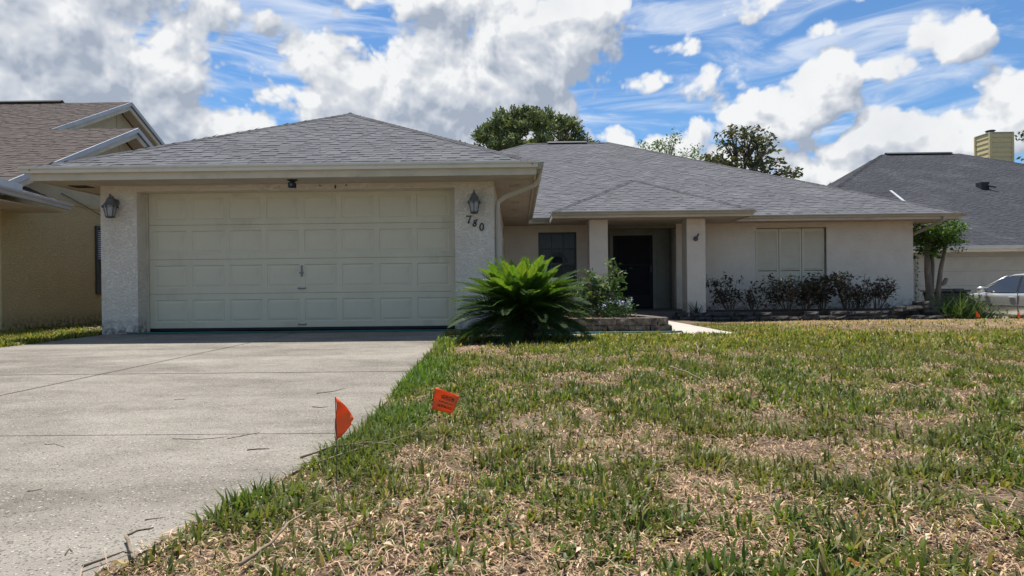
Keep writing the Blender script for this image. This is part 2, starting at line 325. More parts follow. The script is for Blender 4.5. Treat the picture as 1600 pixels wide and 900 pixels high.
class MB:
    def __init__(s): s.v = []; s.f = []; s.tone = []; s.uv = None
    def add(s, vs, fs, tone=None):
        n = len(s.v); s.v += [tuple(v) for v in vs]; s.f += [tuple(n+i for i in f) for f in fs]
        if tone is not None: s.tone += [tone]*len(fs)
    def box(s, x0, x1, y0, y1, z0, z1):
        s.add([(x0, y0, z0), (x1, y0, z0), (x1, y1, z0), (x0, y1, z0), (x0, y0, z1), (x1, y0, z1), (x1, y1, z1), (x0, y1, z1)],
              [(0, 3, 2, 1), (4, 5, 6, 7), (0, 1, 5, 4), (1, 2, 6, 5), (2, 3, 7, 6), (3, 0, 4, 7)]); return s
    def poly(s, pts): s.add(pts, [tuple(range(len(pts)))]); return s
    def slab(s, pts, d):
        """closed prism: polygon pts extruded by vector d"""
        n = len(pts); d = Vector(d); a = [Vector(p) for p in pts]; b = [p+d for p in a]
        s.add(a+b, [tuple(range(n))[::-1], tuple(range(n, 2*n))]+[(i, (i+1) % n, n+(i+1) % n, n+i) for i in range(n)]); return s
    def tube(s, pts, r, n=7, cap=True, flat=1.):
        pts = [Vector(p) for p in pts]; N = len(pts)
        rr = r if isinstance(r, (list, tuple)) else [r]*N
        base = len(s.v); up = None
        for i, p in enumerate(pts):
            t = (pts[min(i+1, N-1)]-pts[max(i-1, 0)]).normalized()
            if up is None: up = t.orthogonal().normalized()
            up = (up-t*up.dot(t)); up = up.normalized() if up.length > 1e-6 else t.orthogonal().normalized()
            w = t.cross(up)
            for j in range(n):
                a = 2*math.pi*j/n; s.v.append(tuple(p+(up*math.cos(a)+w*math.sin(a)*flat)*rr[i]))
        for i in range(N-1):
            for j in range(n):
                a = base+i*n+j; b = base+i*n+(j+1) % n; s.f.append((a, b, b+n, a+n))
        if cap: s.f.append(tuple(base+j for j in range(n))[::-1]); s.f.append(tuple(base+(N-1)*n+j for j in range(n)))
        return s
    def lathe(s, c, prof, n=12, rot=0.):
        base = len(s.v)
        for r, z in prof:
            for j in range(n):
                a = 2*math.pi*j/n+rot; s.v.append((c[0]+r*math.cos(a), c[1]+r*math.sin(a), c[2]+z))
        for i in range(len(prof)-1):
            for j in range(n):
                a = base+i*n+j; b = base+i*n+(j+1) % n; s.f.append((a, b, b+n, a+n))
        s.f.append(tuple(base+j for j in range(n))[::-1]); s.f.append(tuple(base+(len(prof)-1)*n+j for j in range(n)))
        return s
    def bar(s, a, b, w, h):
        """square bar from a to b, w wide (horizontal), h high"""
        a, b = Vector(a), Vector(b); t = (b-a).normalized(); u = Vector((0, 0, 1)) if abs(t.z) < .9 else Vector((0, 1, 0))
        x = t.cross(u).normalized()*w/2; z = x.cross(t).normalized()*h/2
        s.add([a-x-z, a+x-z, a+x+z, a-x+z, b-x-z, b+x-z, b+x+z, b-x+z], [(0, 1, 2, 3), (7, 6, 5, 4), (0, 4, 5, 1), (1, 5, 6, 2), (2, 6, 7, 3), (3, 7, 4, 0)]); return s
    def build(s, name, mat, parent=None, smooth=False, bevel=0., local=False, seg=1):
        off = wloc(parent) if (parent and not local) else Vector((0, 0, 0))
        me = bpy.data.meshes.new(name); me.from_pydata([(v[0]-off.x, v[1]-off.y, v[2]-off.z) for v in s.v], [], s.f)
        if s.tone and len(s.tone) == len(s.f):
            a = me.attributes.new('tone', 'FLOAT_COLOR', 'FACE'); a.data.foreach_set('color', np.array([(t, t, t, 1) for t in s.tone], np.float32).ravel())
        if smooth: me.polygons.foreach_set('use_smooth', [True]*len(me.polygons))
        me.update(); o = link(name, me, mat, parent)
        if bevel:
            b = o.modifiers.new('bevel', 'BEVEL'); b.width = bevel; b.segments = seg; b.limit_method = 'ANGLE'
        return o

def np_mesh(name, V, Fc, col, mat, parent=None, smooth=False):
    """V (n,3), Fc list of index arrays (m,3) and/or (m,4), col (n,3) tint per vertex"""
    off = wloc(parent) if parent else Vector((0, 0, 0)); V = V-np.array(off)
    me = bpy.data.meshes.new(name)
    loops = np.concatenate([f.ravel() for f in Fc]); sizes = np.concatenate([np.full(len(f), f.shape[1]) for f in Fc])
    me.vertices.add(len(V)); me.vertices.foreach_set('co', V.astype(np.float32).ravel())
    me.loops.add(len(loops)); me.loops.foreach_set('vertex_index', loops.astype(np.int32))
    me.polygons.add(len(sizes)); st = np.zeros(len(sizes), np.int32); st[1:] = np.cumsum(sizes)[:-1]
    me.polygons.foreach_set('loop_start', st)
    if col is not None:
        a = me.attributes.new('tint', 'FLOAT_COLOR', 'POINT'); a.data.foreach_set('color', np.concatenate([col, np.ones((len(col), 1))], 1).astype(np.float32).ravel())
    me.update(calc_edges=True); me.validate()
    if smooth: me.polygons.foreach_set('use_smooth', [True]*len(me.polygons))
    return link(name, me, mat, parent)

def vnoise(x, y, seed=0):
    """2-D value noise, vectorised"""
    def h(i, j):
        n = (i*374761393+j*668265263+seed*982451653) & 0x7fffffff
        n = (n ^ (n >> 13))*1274126177 & 0x7fffffff
        return ((n ^ (n >> 16)) & 0xffff)/65535.
    x = np.asarray(x, float); y = np.asarray(y, float)
    i = np.floor(x).astype(np.int64); j = np.floor(y).astype(np.int64); fx = x-i; fy = y-j
    fx = fx*fx*(3-2*fx); fy = fy*fy*(3-2*fy)
    return (h(i, j)*(1-fx)+h(i+1, j)*fx)*(1-fy)+(h(i, j+1)*(1-fx)+h(i+1, j+1)*fx)*fy
def fbm(x, y, sc, oct=4, seed=0):
    s = 0; a = 1; t = 0; x = np.asarray(x, float)*sc; y = np.asarray(y, float)*sc
    for o in range(oct):
        s = s+a*vnoise(x, y, seed+o*17); t += a; a *= .55; x = x*2.03+3.1; y = y*2.03+7.7
    return s/t
def sstep(a, b, x):
    t = np.clip((x-a)/(b-a), 0, 1); return t*t*(3-2*t)

# ------------------------------------------------------------------ ground
DRV_L = -6.45
def drive_edge(y):
    return np.interp(y, [-6, 1.4, 2.2, 3., 5.1, 8.7, 9.9], [-1.15, -1.07, -.88, -.78, -.88, -1.08, -1.12])
def in_drive(x, y, m=0.):
    return (x > DRV_L-m) & (x < drive_edge(y)+m) & (y < 9.7+m)
WALK = [(-1.0, 8.42), (2.6, 8.35), (3.02, 8.36), (2.98, 9.1), (2.93, 10.1), (3.0, 12.), (3.2, 15.), (2.35, 15.), (2.3, 12), (2.24, 9.9), (2.3, 8.72), (-1.0, 8.72)]
def in_poly(x, y, P):
    r = np.zeros(np.shape(x), bool); n = len(P)
    for i in range(n):
        (x0, y0), (x1, y1) = P[i], P[(i+1) % n]
        if y0 == y1: continue
        c = ((y0 > y) != (y1 > y)) & (x < (x1-x0)*(y-y0)/(y1-y0)+x0); r ^= c
    return r
def gz0(x, y):
    x = np.asarray(x, float); y = np.asarray(y, float)
    z = -.22*np.clip((y-10.3)/4.7, 0, 1)*np.clip((x-1.8)/2.5, 0, 1)
    z = z-.32*np.clip((y-14.6)/3.2, 0, 1)*np.clip((x-10.0)/1.2, 0, 1)
    z = z+.05*sstep(0, .8, x-drive_edge(np.minimum(y, 9)))*sstep(9, 6.5, y)
    return z
def gz(x, y):
    z = gz0(x, y); d = in_drive(x, y, -.02)
    b = .030*(fbm(x, y, 1.3, 3, 3)-.5)+.030*(fbm(x, y, 7, 2, 9)-.5)+.020*(fbm(x, y, 19, 2, 12)-.5)
    near = sstep(.0, .5, np.abs(np.asarray(x, float)-drive_edge(y)))
    z = np.where(d, -.07, z+b*np.clip(near+.3, 0, 1))
    w = in_poly(x, y, WALK)
    return np.where(w & ~d, z-.05, z)
xs = np.unique(np.concatenate([np.linspace(-400, -20, 14), np.linspace(-20, -7, 40), np.linspace(-7, -1.6, 28), np.arange(-1.6, 6, .05), np.arange(6, 14, .12), np.linspace(14, 30, 24), np.linspace(30, 400, 14)]))
ys = np.unique(np.concatenate([np.linspace(-150, -3, 10), np.linspace(-3, .8, 12), np.arange(.8, 9.6, .05), np.arange(9.6, 20, .12), np.linspace(20, 60, 20), np.linspace(60, 900, 12)]))
gx, gy = np.meshgrid(xs, ys); gv = np.stack([gx.ravel(), gy.ravel(), gz(gx.ravel(), gy.ravel())], 1)
nx, ny = len(xs), len(ys); ii = (np.arange(ny-1)[:, None]*nx+np.arange(nx-1)[None]).ravel()
ground = np_mesh('lawn', gv, [np.stack([ii, ii+1, ii+nx+1, ii+nx], 1)], None, lawn_mat, smooth=True)
props(ground, 'patchy sunlit front lawn of thin green grass over dry tan thatch', 'lawn', kind='structure')

# driveway: slabs between joints
drv = thing('driveway', 'wide pale shell concrete driveway leading to the garage door', 'driveway', (-3.7, 5, 0)); drv['kind'] = 'structure'
rows = [(-5, 2.945), (2.955, 5.09), (5.112, 9.62)]
for (y0, y1) in rows:
    for side in (0, 1):
        n = 26; yy = np.linspace(y0, y1, n); b = MB()
        xa = np.full(n, DRV_L) if side == 0 else np.full(n, -3.486)
        xb = np.full(n, -3.506) if side == 0 else drive_edge(yy)
        if side == 0: xa = xa+.05*np.sin(yy*1.3)
        zz = .012*np.clip((yy-8.4)/1.2, 0, 1)
        for i in range(n-1):
            b.add([(xa[i], yy[i], zz[i]), (xb[i], yy[i], zz[i]), (xb[i+1], yy[i+1], zz[i+1]), (xa[i+1], yy[i+1], zz[i+1])], [(0, 1, 2, 3)])
        for i in range(n-1):
            for X in (xa, xb):
                b.add([(X[i], yy[i], zz[i]), (X[i+1], yy[i+1], zz[i+1]), (X[i+1], yy[i+1], -.12), (X[i], yy[i], -.12)], [(0, 1, 2, 3)])
        for i in (0, n-1): b.add([(xa[i], yy[i], zz[i]), (xb[i], yy[i], zz[i]), (xb[i], yy[i], -.12), (xa[i], yy[i], -.12)], [(0, 1, 2, 3)])
        b.build('slab', conc, drv)
b = MB(); b.poly([(DRV_L, -5, -.012), (-1.2, -5, -.012), (-1.2, 9.6, -.012), (DRV_L, 9.6, -.012)]); b.build('joint', joint_dirt, drv)
wk = MB(); wk.slab([(x, y, float(gz0(x, y))+.012) for x, y in WALK], (0, 0, -.12)); w_o = wk.build('walkway', walk_conc)
props(w_o, 'pale concrete walkway curving past the block planter towards the porch', 'walkway', kind='structure')

# ------------------------------------------------------------------ roofs
def row_range(poly, v):
    lo, hi = 1e9, -1e9; n = len(poly)
    for i in range(n):
        (u0, v0), (u1, v1) = poly[i], poly[(i+1) % n]
        if (v0-v)*(v1-v) <= 0 and v0 != v1:
            u = u0+(u1-u0)*(v-v0)/(v1-v0); lo = min(lo, u); hi = max(hi, u)
        elif v0 == v1 and abs(v0-v) < 1e-6: lo = min(lo, u0, u1); hi = max(hi, u0, u1)
    return (lo, hi) if hi > lo else None
def plane_roof(pts, parent, mat, stuff=None, singles=0, expo=.142, seed=1, smin=.08, smax=.30, deck='roof'):
    """pts: corners in order, the first two along the eave (left to right seen from outside). Lays stepped shingle courses of
    toothed tabs. singles: the lowest courses whose shingles are objects of their own."""
    rd = random.Random(seed); P = [Vector(p) for p in pts]; u = (P[1]-P[0]).normalized(); nrm = u.cross(P[2]-P[1]).normalized()
    if nrm.z < 0: nrm = -nrm
    v = nrm.cross(u).normalized()
    if v.z < 0: v = -v
    O = P[0]; poly = [((p-O).dot(u), (p-O).dot(v)) for p in P]; vmax = max(q[1] for q in poly)
    dk = MB(); dk.slab([p-nrm*.012 for p in P], -nrm*.05); d = dk.build(deck, mat, parent)
    me = d.data; a = me.attributes.new('tone', 'FLOAT_COLOR', 'FACE'); a.data.foreach_set('color', np.tile([.6, .6, .6, 1], len(me.polygons)).astype(np.float32))
    rest = MB(); nsingle = 0; k_ = 0
    while k_*expo < vmax-.02:
        v0 = k_*expo; v1 = min(v0+expo, vmax-1e-4); r0 = row_range(poly, min(v0+1e-4, vmax-2e-4)); r1 = row_range(poly, v1-1e-4)
        if r0 and r1:
            U = r0[0]-rd.random(); sh = MB(); left = 1.0; raised = rd.random() < .5
            while U < r0[1]:
                w = min(rd.uniform(smin, smax), max(left, .04)); raised = (not raised) if rd.random() < .8 else raised
                t = (.0140 if raised else .0095)+rd.uniform(-.0004, .0004)
                tone = rd.uniform(.91, 1.07)*(1 if raised else .96)*(rd.uniform(.82, .92) if rd.random() < .10 else 1)
                a0, b0 = max(U, r0[0]), min(U+w, r0[1]); a1, b1 = max(U, r1[0]), min(U+w, r1[1])
                if b0-a0 > .004 or b1-a1 > .004:
                    b0 = max(b0, a0+.001); b1 = max(b1, a1+.001)
                    if a0 > b0: a0 = b0-.001
                    if a1 > b1: a1 = b1-.001
                    dv = v1+.001
                    pt = lambda uu, vv, h: O+u*uu+v*vv+nrm*h
                    tgt = sh if k_ < singles else rest
                    tgt.add([pt(a0, v0, -.004), pt(b0, v0, -.004), pt(a0, v0, t), pt(b0, v0, t), pt(a1, dv, t-.0055), pt(b1, dv, t-.0055)],
                            [(0, 1, 3, 2), (2, 3, 5, 4), (0, 2, 4), (1, 5, 3)], tone)
                U += w; left -= w
                if left < .05:
                    left = rd.uniform(.9, 1.05)
                    if k_ < singles and sh.f: sh.build('shingle', mat, d); nsingle += 1; sh = MB()
            if k_ < singles and sh.f: sh.build('shingle', mat, d); nsingle += 1
        k_ += 1
    if rest.f: o = rest.build('shingle_courses', mat, d); o['kind'] = 'stuff'
    return d, nsingle
def caps(A, B, dA, dB, parent, mat, seed=3, wing=.13):
    """overlapping cap shingles along a hip or ridge; dA, dB point down the two planes, square to the line"""
    rd = random.Random(seed); A, B = Vector(A), Vector(B); L = (B-A).length; t = (B-A)/L; dA, dB = Vector(dA).normalized(), Vector(dB).normalized()
    up = (-(dA+dB)).normalized(); b = MB(); s = 0.
    while s < L-.05:
        e_ = min(s+.19, L); p0 = A+t*s; p1 = A+t*e_; h0, h1 = .034, .022
        tn = rd.uniform(.52, .74)  # caps toned down to paint the thin shadow line along hips
        q = [p0+up*h0, p0+dA*wing+up*(h0-.004), p0+dB*wing+up*(h0-.004), p1+up*h1, p1+dA*wing+up*(h1-.004), p1+dB*wing+up*(h1-.004)]
        q += [p0+up*.0, p0+dA*wing, p0+dB*wing]
        b.add(q, [(0, 1, 4, 3), (0, 3, 5, 2), (0, 6, 7, 1), (0, 2, 8, 6), (1, 7, 4), (2, 5, 8)], tn); s += .145
    o = b.build('ridge_caps', mat, parent); o['kind'] = 'stuff'; return o
def gutter(A, B, outv, parent, mat, top=0., h=.085, d=.11, name='gutter'):
    """K-style trough from A to B (eave line), hanging outwards along outv"""
    A, B, o_ = Vector(A), Vector(B), Vector(outv).normalized(); z = Vector((0, 0, 1)); b = MB()
    prof = [(0, top), (0, top-h), (d*.62, top-h), (d*.72, top-h*.55), (d*.97, top-h*.3), (d, top), (d*.93, top), (d*.9, top-h*.25), (d*.6, top-h*.55), (.006, top-h+.006), (.006, top)]
    n = len(prof); vs = [A+o_*p+z*q for p, q in prof]+[B+o_*p+z*q for p, q in prof]
    b.add(vs, [(i, (i+1) % n, n+(i+1) % n, n+i) for i in range(n)])
    for P_ in (A, B): b.add([P_+o_*p+z*q for p, q in prof[:6]], [(0, 1, 2, 3, 4, 5)])
    return b.build(name, mat, parent)

# ------------------------------------------------------------------ the white house
H = thing('house', 'single storey white stucco house with grey hip roof and wide two car garage door', 'house', (2, 16, 0))
SOF = 2.34
w = MB()
w.box(-6.56, -5.985, 9.6, 9.92, -.1, 2.345); w.box(-.985, -.37, 9.6, 9.92, -.1, 2.345); w.box(-5.985, -.985, 9.604, 9.92, 2.25, 2.345)
w.box(-6.56, -6.36, 9.922, 31, -.1, 2.345); w.box(-.57, -.37, 9.922, 16.6, -.1, 2.345)
w.build('garage_wall', white_stucco, H)
w = MB()
WX0, WX1, WZ0, WZ1 = .55, 1.58, .42, 2.14
w.box(-.37, WX0, 16.6, 16.8, -.1, 2.33); w.box(WX1, 2.3, 16.6, 16.8, -.1, 2.33); w.box(WX0, WX1, 16.6, 16.8, -.1, WZ0); w.box(WX0, WX1, 16.6, 16.8, WZ1, 2.33)
w.build('front_wall', white_stucco, H); w = MB()
SX0, SX1, SZ0, SZ1 = 6.42, 8.28, .13, 2.19
w.box(4.26, SX0, 16.6, 16.85, -.4, 2.33); w.box(SX1, 10.6, 16.6, 16.85, -.4, 2.33); w.box(SX0, SX1, 16.6, 16.85, -.4, SZ0); w.box(SX0, SX1, 16.6, 16.85, SZ1, 2.33)
w.box(SX0, SX1, 16.75, 16.85, SZ0, SZ1)
w.build('front_wall', white_stucco, H); w = MB()
w.box(10.4, 10.6, 16.852, 31, -.5, 2.33); w.box(-6.36, 10.4, 30.8, 31, -.5, 2.33)
w.build('side_wall', white_stucco, H)
w = MB(); w.box(2.3, 2.36, 16.802, 17.2, -.1, 2.33); w.box(4.2, 4.26, 16.852, 17.2, -.1, 2.33)
w.box(2.36, 2.56, 17.14, 17.2, -.1, 2.33); w.box(3.76, 4.2, 17.14, 17.2, -.1, 2.33); w.box(2.56, 3.76, 17.14, 17.2, 2.15, 2.33)
w.box(2.3, 4.26, 16.62, 16.80, 2.22, 2.33)
for x in (3.86, 4.0, 4.13): w.box(x, x+.012, 17.132, 17.139, -.1, 2.2)
w.build('entry_wall', olive_paint, H)
for cx in (1.965, 4.335):
    c = MB(); c.box(cx-.228, cx+.228, 15.0, 15.46, -.3, 2.305); c.build('porch_column', white_stucco, H, bevel=.012)
c = MB(); c.box(1.74, 4.56, 15.03, 15.43, 2.306, 2.42); c.build('porch_beam', trim_paint, H)
c = MB(); c.box(1.6, 4.75, 15.2, 17.14, -.25, .03); c.build('porch_floor', M('shaded_porch_floor', (.115, .10, .088), .9, (.08, .07, .06), 6), H)  # dark brown puts the porch shadow into the floor colour
c = MB(); c.box(-6.3, -.6, 10.2, 16.5, -.02, .03); c.box(-6.3, -.6, 16.4, 16.5, .03, 2.3); c.build('garage_interior', dark_room, H)
c = MB(); c.box(-.3, 4.2, 19.2, 19.3, -.1, 2.3); c.box(-.3, 4.2, 17.2, 19.2, -.1, 0.); c.box(-.33, -.3, 16.81, 19.3, -.1, 2.3); c.box(4.2, 4.23, 17.2, 19.3, -.1, 2.3); c.build('inner_room', dark_room, H)

# garage roof (front hip)
GX0, GX1, GY, GZ = -7.15, .28, 8.95, 2.50
PIT = .482; hw = (GX1-GX0)/2; gcx = (GX0+GX1)/2; AP = (gcx, GY+hw, GZ+PIT*hw)
MX0, MX1, MY, MZ, RY, RZ = -7.3, 11.4, 15.9, 2.45, 23.72, 2.45+.476*7.82
gback = MY+(AP[2]-MZ)/.476
r1, n1 = plane_roof([(GX0, GY, GZ), (GX1, GY, GZ), AP], H, grey_shingle, singles=40, seed=5)
plane_roof([(GX1, GY, GZ), (GX1, MY+.12, GZ), (gcx, gback, AP[2]), AP], H, grey_shingle, seed=6)
plane_roof([(GX0, MY+.12, GZ), (GX0, GY, GZ), AP, (gcx, gback, AP[2])], H, grey_shingle, seed=7)
s2 = math.sqrt(.5)
caps((GX0, GY, GZ), AP, (.5, -1, -.48*1), (-1, .5, -.48), H, grey_shingle, 1)
caps((GX1, GY, GZ), AP, (-.5, -1, -.48), (1, .5, -.48), H, grey_shingle, 2)
caps(AP, (gcx, gback, AP[2]), (-1, 0, -PIT), (1, 0, -PIT), H, grey_shingle, 3)
# main roof
RL, RRt = .40, 3.60
r2, n2 = plane_roof([(MX0, MY, MZ), (MX1, MY, MZ), (RRt, RY, RZ), (RL, RY, RZ)], H, grey_shingle, seed=8)
yb = 2*RY-MY
plane_roof([(MX1, MY, MZ), (MX1, yb, MZ), (RRt, RY, RZ)], H, grey_shingle, seed=9, expo=.2, smin=.3, smax=.6)
plane_roof([(MX0, yb, MZ), (MX0, MY, MZ), (RL, RY, RZ)], H, grey_shingle, seed=10, expo=.2, smin=.3, smax=.6)
plane_roof([(MX1, yb, MZ), (MX0, yb, MZ), (RL, RY, RZ), (RRt, RY, RZ)], H, grey_shingle, seed=11, expo=.3, smin=.5, smax=.9)
caps((MX1, MY, MZ), (RRt, RY, RZ), (-.5, -1, -.48), (1, .5, -.48), H, grey_shingle, 4)
caps((MX0, MY, MZ), (RL, RY, RZ), (.5, -1, -.48), (-1, .5, -.48), H, grey_shingle, 5)
caps((RL, RY, RZ), (RRt, RY, RZ), (0, -1, -.476), (0, 1, -.476), H, grey_shingle, 6)
c = MB(); c.slab([(1.18, RY-.16, RZ+.0), (1.18, RY, RZ+.085), (1.18, RY+.16, RZ+.0)], (1.5, 0, 0)); c.build('ridge_vent', ridge_black, H)
# porch roof
PX0, PX1, PY, PZ = .82, 5.54, 14.5, 2.43
ph = (PX1-PX0)/2; pcx = (PX0+PX1)/2; PA = (pcx, PY+ph, PZ+PIT*ph); pback = MY+(PA[2]-MZ)/.476
plane_roof([(PX0, PY, PZ), (PX1, PY, PZ), PA], H, grey_shingle, singles=40, seed=12)
mtop = lambda x: MY+.05
plane_roof([(PX1, PY, PZ), (PX1, MY, PZ), (pcx, pback, PA[2]), PA], H, grey_shingle, seed=13)
plane_roof([(PX0, MY, PZ), (PX0, PY, PZ), PA, (pcx, pback, PA[2])], H, grey_shingle, seed=14)
caps((PX0, PY, PZ), PA, (.5, -1, -.48), (-1, .5, -.48), H, grey_shingle, 7)
caps((PX1, PY, PZ), PA, (-.5, -1, -.48), (1, .5, -.48), H, grey_shingle, 8)

# eaves: soffits, fascias, gutters
c = MB(); c.box(GX0+.03, GX1-.03, GY+.03, 9.598, SOF, SOF+.02); c.box(GX0+.03, -6.562, 9.6, 16, SOF, SOF+.02); c.box(-.368, GX1-.03, 9.6, 16.598, SOF, SOF+.02)
c.build('garage_soffit', soffit_paint, H)
c = MB(); c.box(GX1-.028, MX1-.03, MY+.03, 16.598, SOF-.012, SOF+.006); c.box(10.602, MX1-.03, 16.6, yb-.1, SOF-.012, SOF+.006); c.build('front_soffit', soffit_paint, H)
c = MB(); c.box(PX0+.03, PX1-.03, PY+.03, 15.0, SOF-.028, SOF-.014); c.box(PX0+.03, 1.735, 15.002, 15.92, SOF-.028, SOF-.014); c.box(4.565, PX1-.03, 15.002, 15.92, SOF-.028, SOF-.014)
c.box(1.74, 4.56, 15.435, 17.1, SOF-.010, SOF+.008)
c.build('porch_soffit', soffit_paint, H)
c = MB(); c.box(GX0, GX1, GY, GY+.03, SOF-.02, GZ-.01); c.box(GX0, GX0+.03, GY+.032, 16, SOF-.02, GZ-.01); c.box(GX1-.03, GX1, GY+.032, MY-.002, SOF-.02, GZ-.01); c.build('garage_fascia', trim_paint, H)
c = MB(); c.box(GX1-.03, PX0+.2, MY, MY+.03, SOF-.03, MZ-.012); c.build('front_fascia', trim_paint, H); c = MB(); c.box(PX1-.2, MX1, MY, MY+.03, SOF-.03, MZ-.012); c.box(MX1-.03, MX1, MY+.032, yb, SOF-.03, MZ-.012); c.build('front_fascia', trim_paint, H)
c = MB(); c.box(PX0, PX1, PY, PY+.03, SOF-.05, PZ-.012); c.box(PX0, PX0+.03, PY+.032, MY, SOF-.05, PZ-.012); c.box(PX1-.03, PX1, PY+.032, MY-.01, SOF-.05, PZ-.012); c.build('porch_fascia', trim_paint, H)
gutter((GX0-.10, GY, GZ+.005), (GX1+.02, GY, GZ+.005), (0, -1, 0), H, gutter_paint)
gutter((GX1, GY-.0, GZ+.0), (GX1, 15.6, GZ-.03), (1, 0, 0), H, old_gutter, h=.095)
gutter((PX0-.02, PY, PZ), (PX1+.02, PY, PZ), (0, -1, 0), H, old_gutter, h=.075)
gutter((GX1+.10, MY, MZ), (PX0+.1, MY, MZ), (0, -1, 0), H, old_gutter, h=.075)
gutter((PX1-.1, MY, MZ), (MX1+.06, MY, MZ), (0, -1, 0), H, old_gutter, h=.075)
gutter((MX1, MY, MZ), (MX1, yb, MZ), (1, 0, 0), H, old_gutter, h=.075)
for y in (9.95, 10.95, 11.95, 13.1, 14.3):
    c = MB(); c.box(-.13, .05, y, y+.20, SOF-.006, SOF)
    for q in range(4): c.box(-.12, .04, y+.02+q*.045, y+.035+q*.045, SOF-.012, SOF-.006)
    c.build('soffit_vent', soffit_paint, H)
c = MB(); c.box(-7.0, -6.72, 9.5, 9.72, SOF-.008, SOF-.001); c.build('soffit_vent', black_plastic, H)
# downspouts
c = MB()
pts = [(GX1+.05, 9.42, 2.42), (GX1+.05, 9.42, 2.33), (GX1-.02, 9.46, 2.25), (-.20, 9.66, 2.10), (-.31, 9.70, 2.02), (-.32, 9.70, 1.9), (-.32, 9.70, .12), (-.28, 9.62, .06)]
c.tube(pts, .042, 8); c.build('downspout', soffit_paint, H, smooth=False)
c = MB(); c.tube([(10.92, MY-.05, MZ-.07), (10.92, MY-.04, MZ-.16), (10.88, MY+.1, MZ-.22), (10.70, 16.75, 1.98), (10.655, 16.95, 1.86), (10.655, 17.0, -.3)], .04, 8); c.build('downspout', old_gutter, H)

# garage door: four sections, thirty two raised panels
DX0, DX1, DY = -5.985, -.985, 9.86
zs = [.075, .628, 1.183, 1.738, 2.285]
gd = MB()
pw, gap = .520, .0857
px = [DX0+.12+i*(pw+gap) for i in range(8)]
def pm_mesh(w_, h_):
    b = MB(); ring = [(0, 0.), (.010, -.010), (.022, -.011), (.052, -.002)]
    for ins, dep in ring: b.v += [(ins, -dep, ins), (w_-ins, -dep, ins), (w_-ins, -dep, h_-ins), (ins, -dep, h_-ins)]
    for r_ in range(3):
        for j in range(4): a = r_*4+j; q = r_*4+(j+1) % 4; b.f.append((a, q, q+4, a+4))
    b.f.append((12, 13, 14, 15)); return b
door = None
for si in range(4):
    z0, z1 = zs[si]+.004, zs[si+1]-.004; pz0, pz1 = zs[si]+.095, zs[si+1]-.095
    gd.poly([(DX0, DY, z0), (DX1, DY, z0), (DX1, DY, pz0), (DX0, DY, pz0)]); gd.poly([(DX0, DY, pz1), (DX1, DY, pz1), (DX1, DY, z1), (DX0, DY, z1)])
    e_ = [DX0]+[q for x in px for q in (x, x+pw)]+[DX1]
    for i in range(0, len(e_), 2): gd.poly([(e_[i], DY, pz0), (e_[i+1], DY, pz0), (e_[i+1], DY, pz1), (e_[i], DY, pz1)])
    # chamfered meeting edges of the sections, and the leaf behind
    gd.poly([(DX0, DY, z1), (DX1, DY, z1), (DX1, DY+.012, z1+.002), (DX0, DY+.012, z1+.002)]); gd.poly([(DX0, DY, z0), (DX0, DY+.012, z0-.002), (DX1, DY+.012, z0-.002), (DX1, DY, z0)])
gd.box(DX0, DX1, DY+.013, DY+.05, zs[0], zs[4])
door = gd.build('garage_door', door_paint, H)
pmd = pm_mesh(pw, zs[1]-zs[0]-.19); first = None
for si in range(4):
    for x in px:
        if first is None: first = pmd.build('panel', door_paint, door, local=True); o = first
        else: o = link('panel', first.data, None, door)
        o.location = Vector((x, DY, zs[si]+.095))-wloc(H)
for z in (.71, .13, .95):
    c = MB(); hx = px[3]+pw+gap/2
    if z == .95: c.box(hx-.012, hx+.012, DY-.014, DY, z-.06, z+.12); c.box(hx-.03, hx+.03, DY-.03, DY-.014, z-.012, z+.012)
    else: c.tube([(hx-.06, DY, z), (hx-.055, DY-.035, z-.01), (hx+.055, DY-.035, z-.01), (hx+.06, DY, z)], .009, 6)
    c.build('handle', lamp_metal, door)
c = MB(); c.box(DX0, DX1, DY+.002, DY+.045, .035, .073); c.build('bottom_seal', black_plastic, door)
c = MB(); c.box(DX0-.0, DX0+.035, DY-.03, DY-.004, .03, 2.25); c.box(DX1-.035, DX1, DY-.03, DY-.004, .03, 2.25); c.build('door_stop', trim_paint, H)

# front window: two sashes, six lights each
win = MB(); win.box(WX0, WX0+.05, 16.62, 16.70, WZ0, WZ1); win.box(WX1-.05, WX1, 16.62, 16.70, WZ0, WZ1); win.box(WX0+.05, WX1-.05, 16.62, 16.70, WZ1-.05, WZ1); win.box(WX0+.05, WX1-.05, 16.62, 16.70, WZ0, WZ0+.05)
wo = win.build('window', black_iron, H)
zm = 1.27
c = MB(); c.box(WX0+.05, WX1-.05, 16.628, 16.69, zm-.025, zm+.025); c.build('meeting_rail', black_iron, wo)
for (za, zb) in ((WZ0+.05, zm-.025), (zm+.025, WZ1-.05)):
    xw = (WX1-WX0-.1)/3; zh = (zb-za)/2
    for i in (1, 2): c = MB(); c.box(WX0+.05+xw*i-.016, WX0+.05+xw*i+.016, 16.632, 16.66, za, zb); c.build('muntin', black_iron, wo)
    c = MB(); c.box(WX0+.05, WX1-.05, 16.636, 16.658, za+zh-.016, za+zh+.016); c.build('muntin', black_iron, wo)
    for i in range(3):
        for j in range(2): c = MB(); c.box(WX0+.05+xw*i, WX0+.05+xw*(i+1), 16.662, 16.666, za+zh*j, za+zh*(j+1)); c.build('pane', glass, wo)
c = MB()
for i in range(14): c.box(.58+i*.07, .58+i*.07+.066, 16.95+.02*(i % 2), 16.97+.02*(i % 2), 1.30, 2.12)
c.build('curtain', curtain, wo)
c = MB(); c.lathe((1.08, 16.90, 1.32), [(.30, 0), (.27, .12), (.12, .27), (.10, .29)], 14); c.build('lamp_shade', black_plastic, wo)

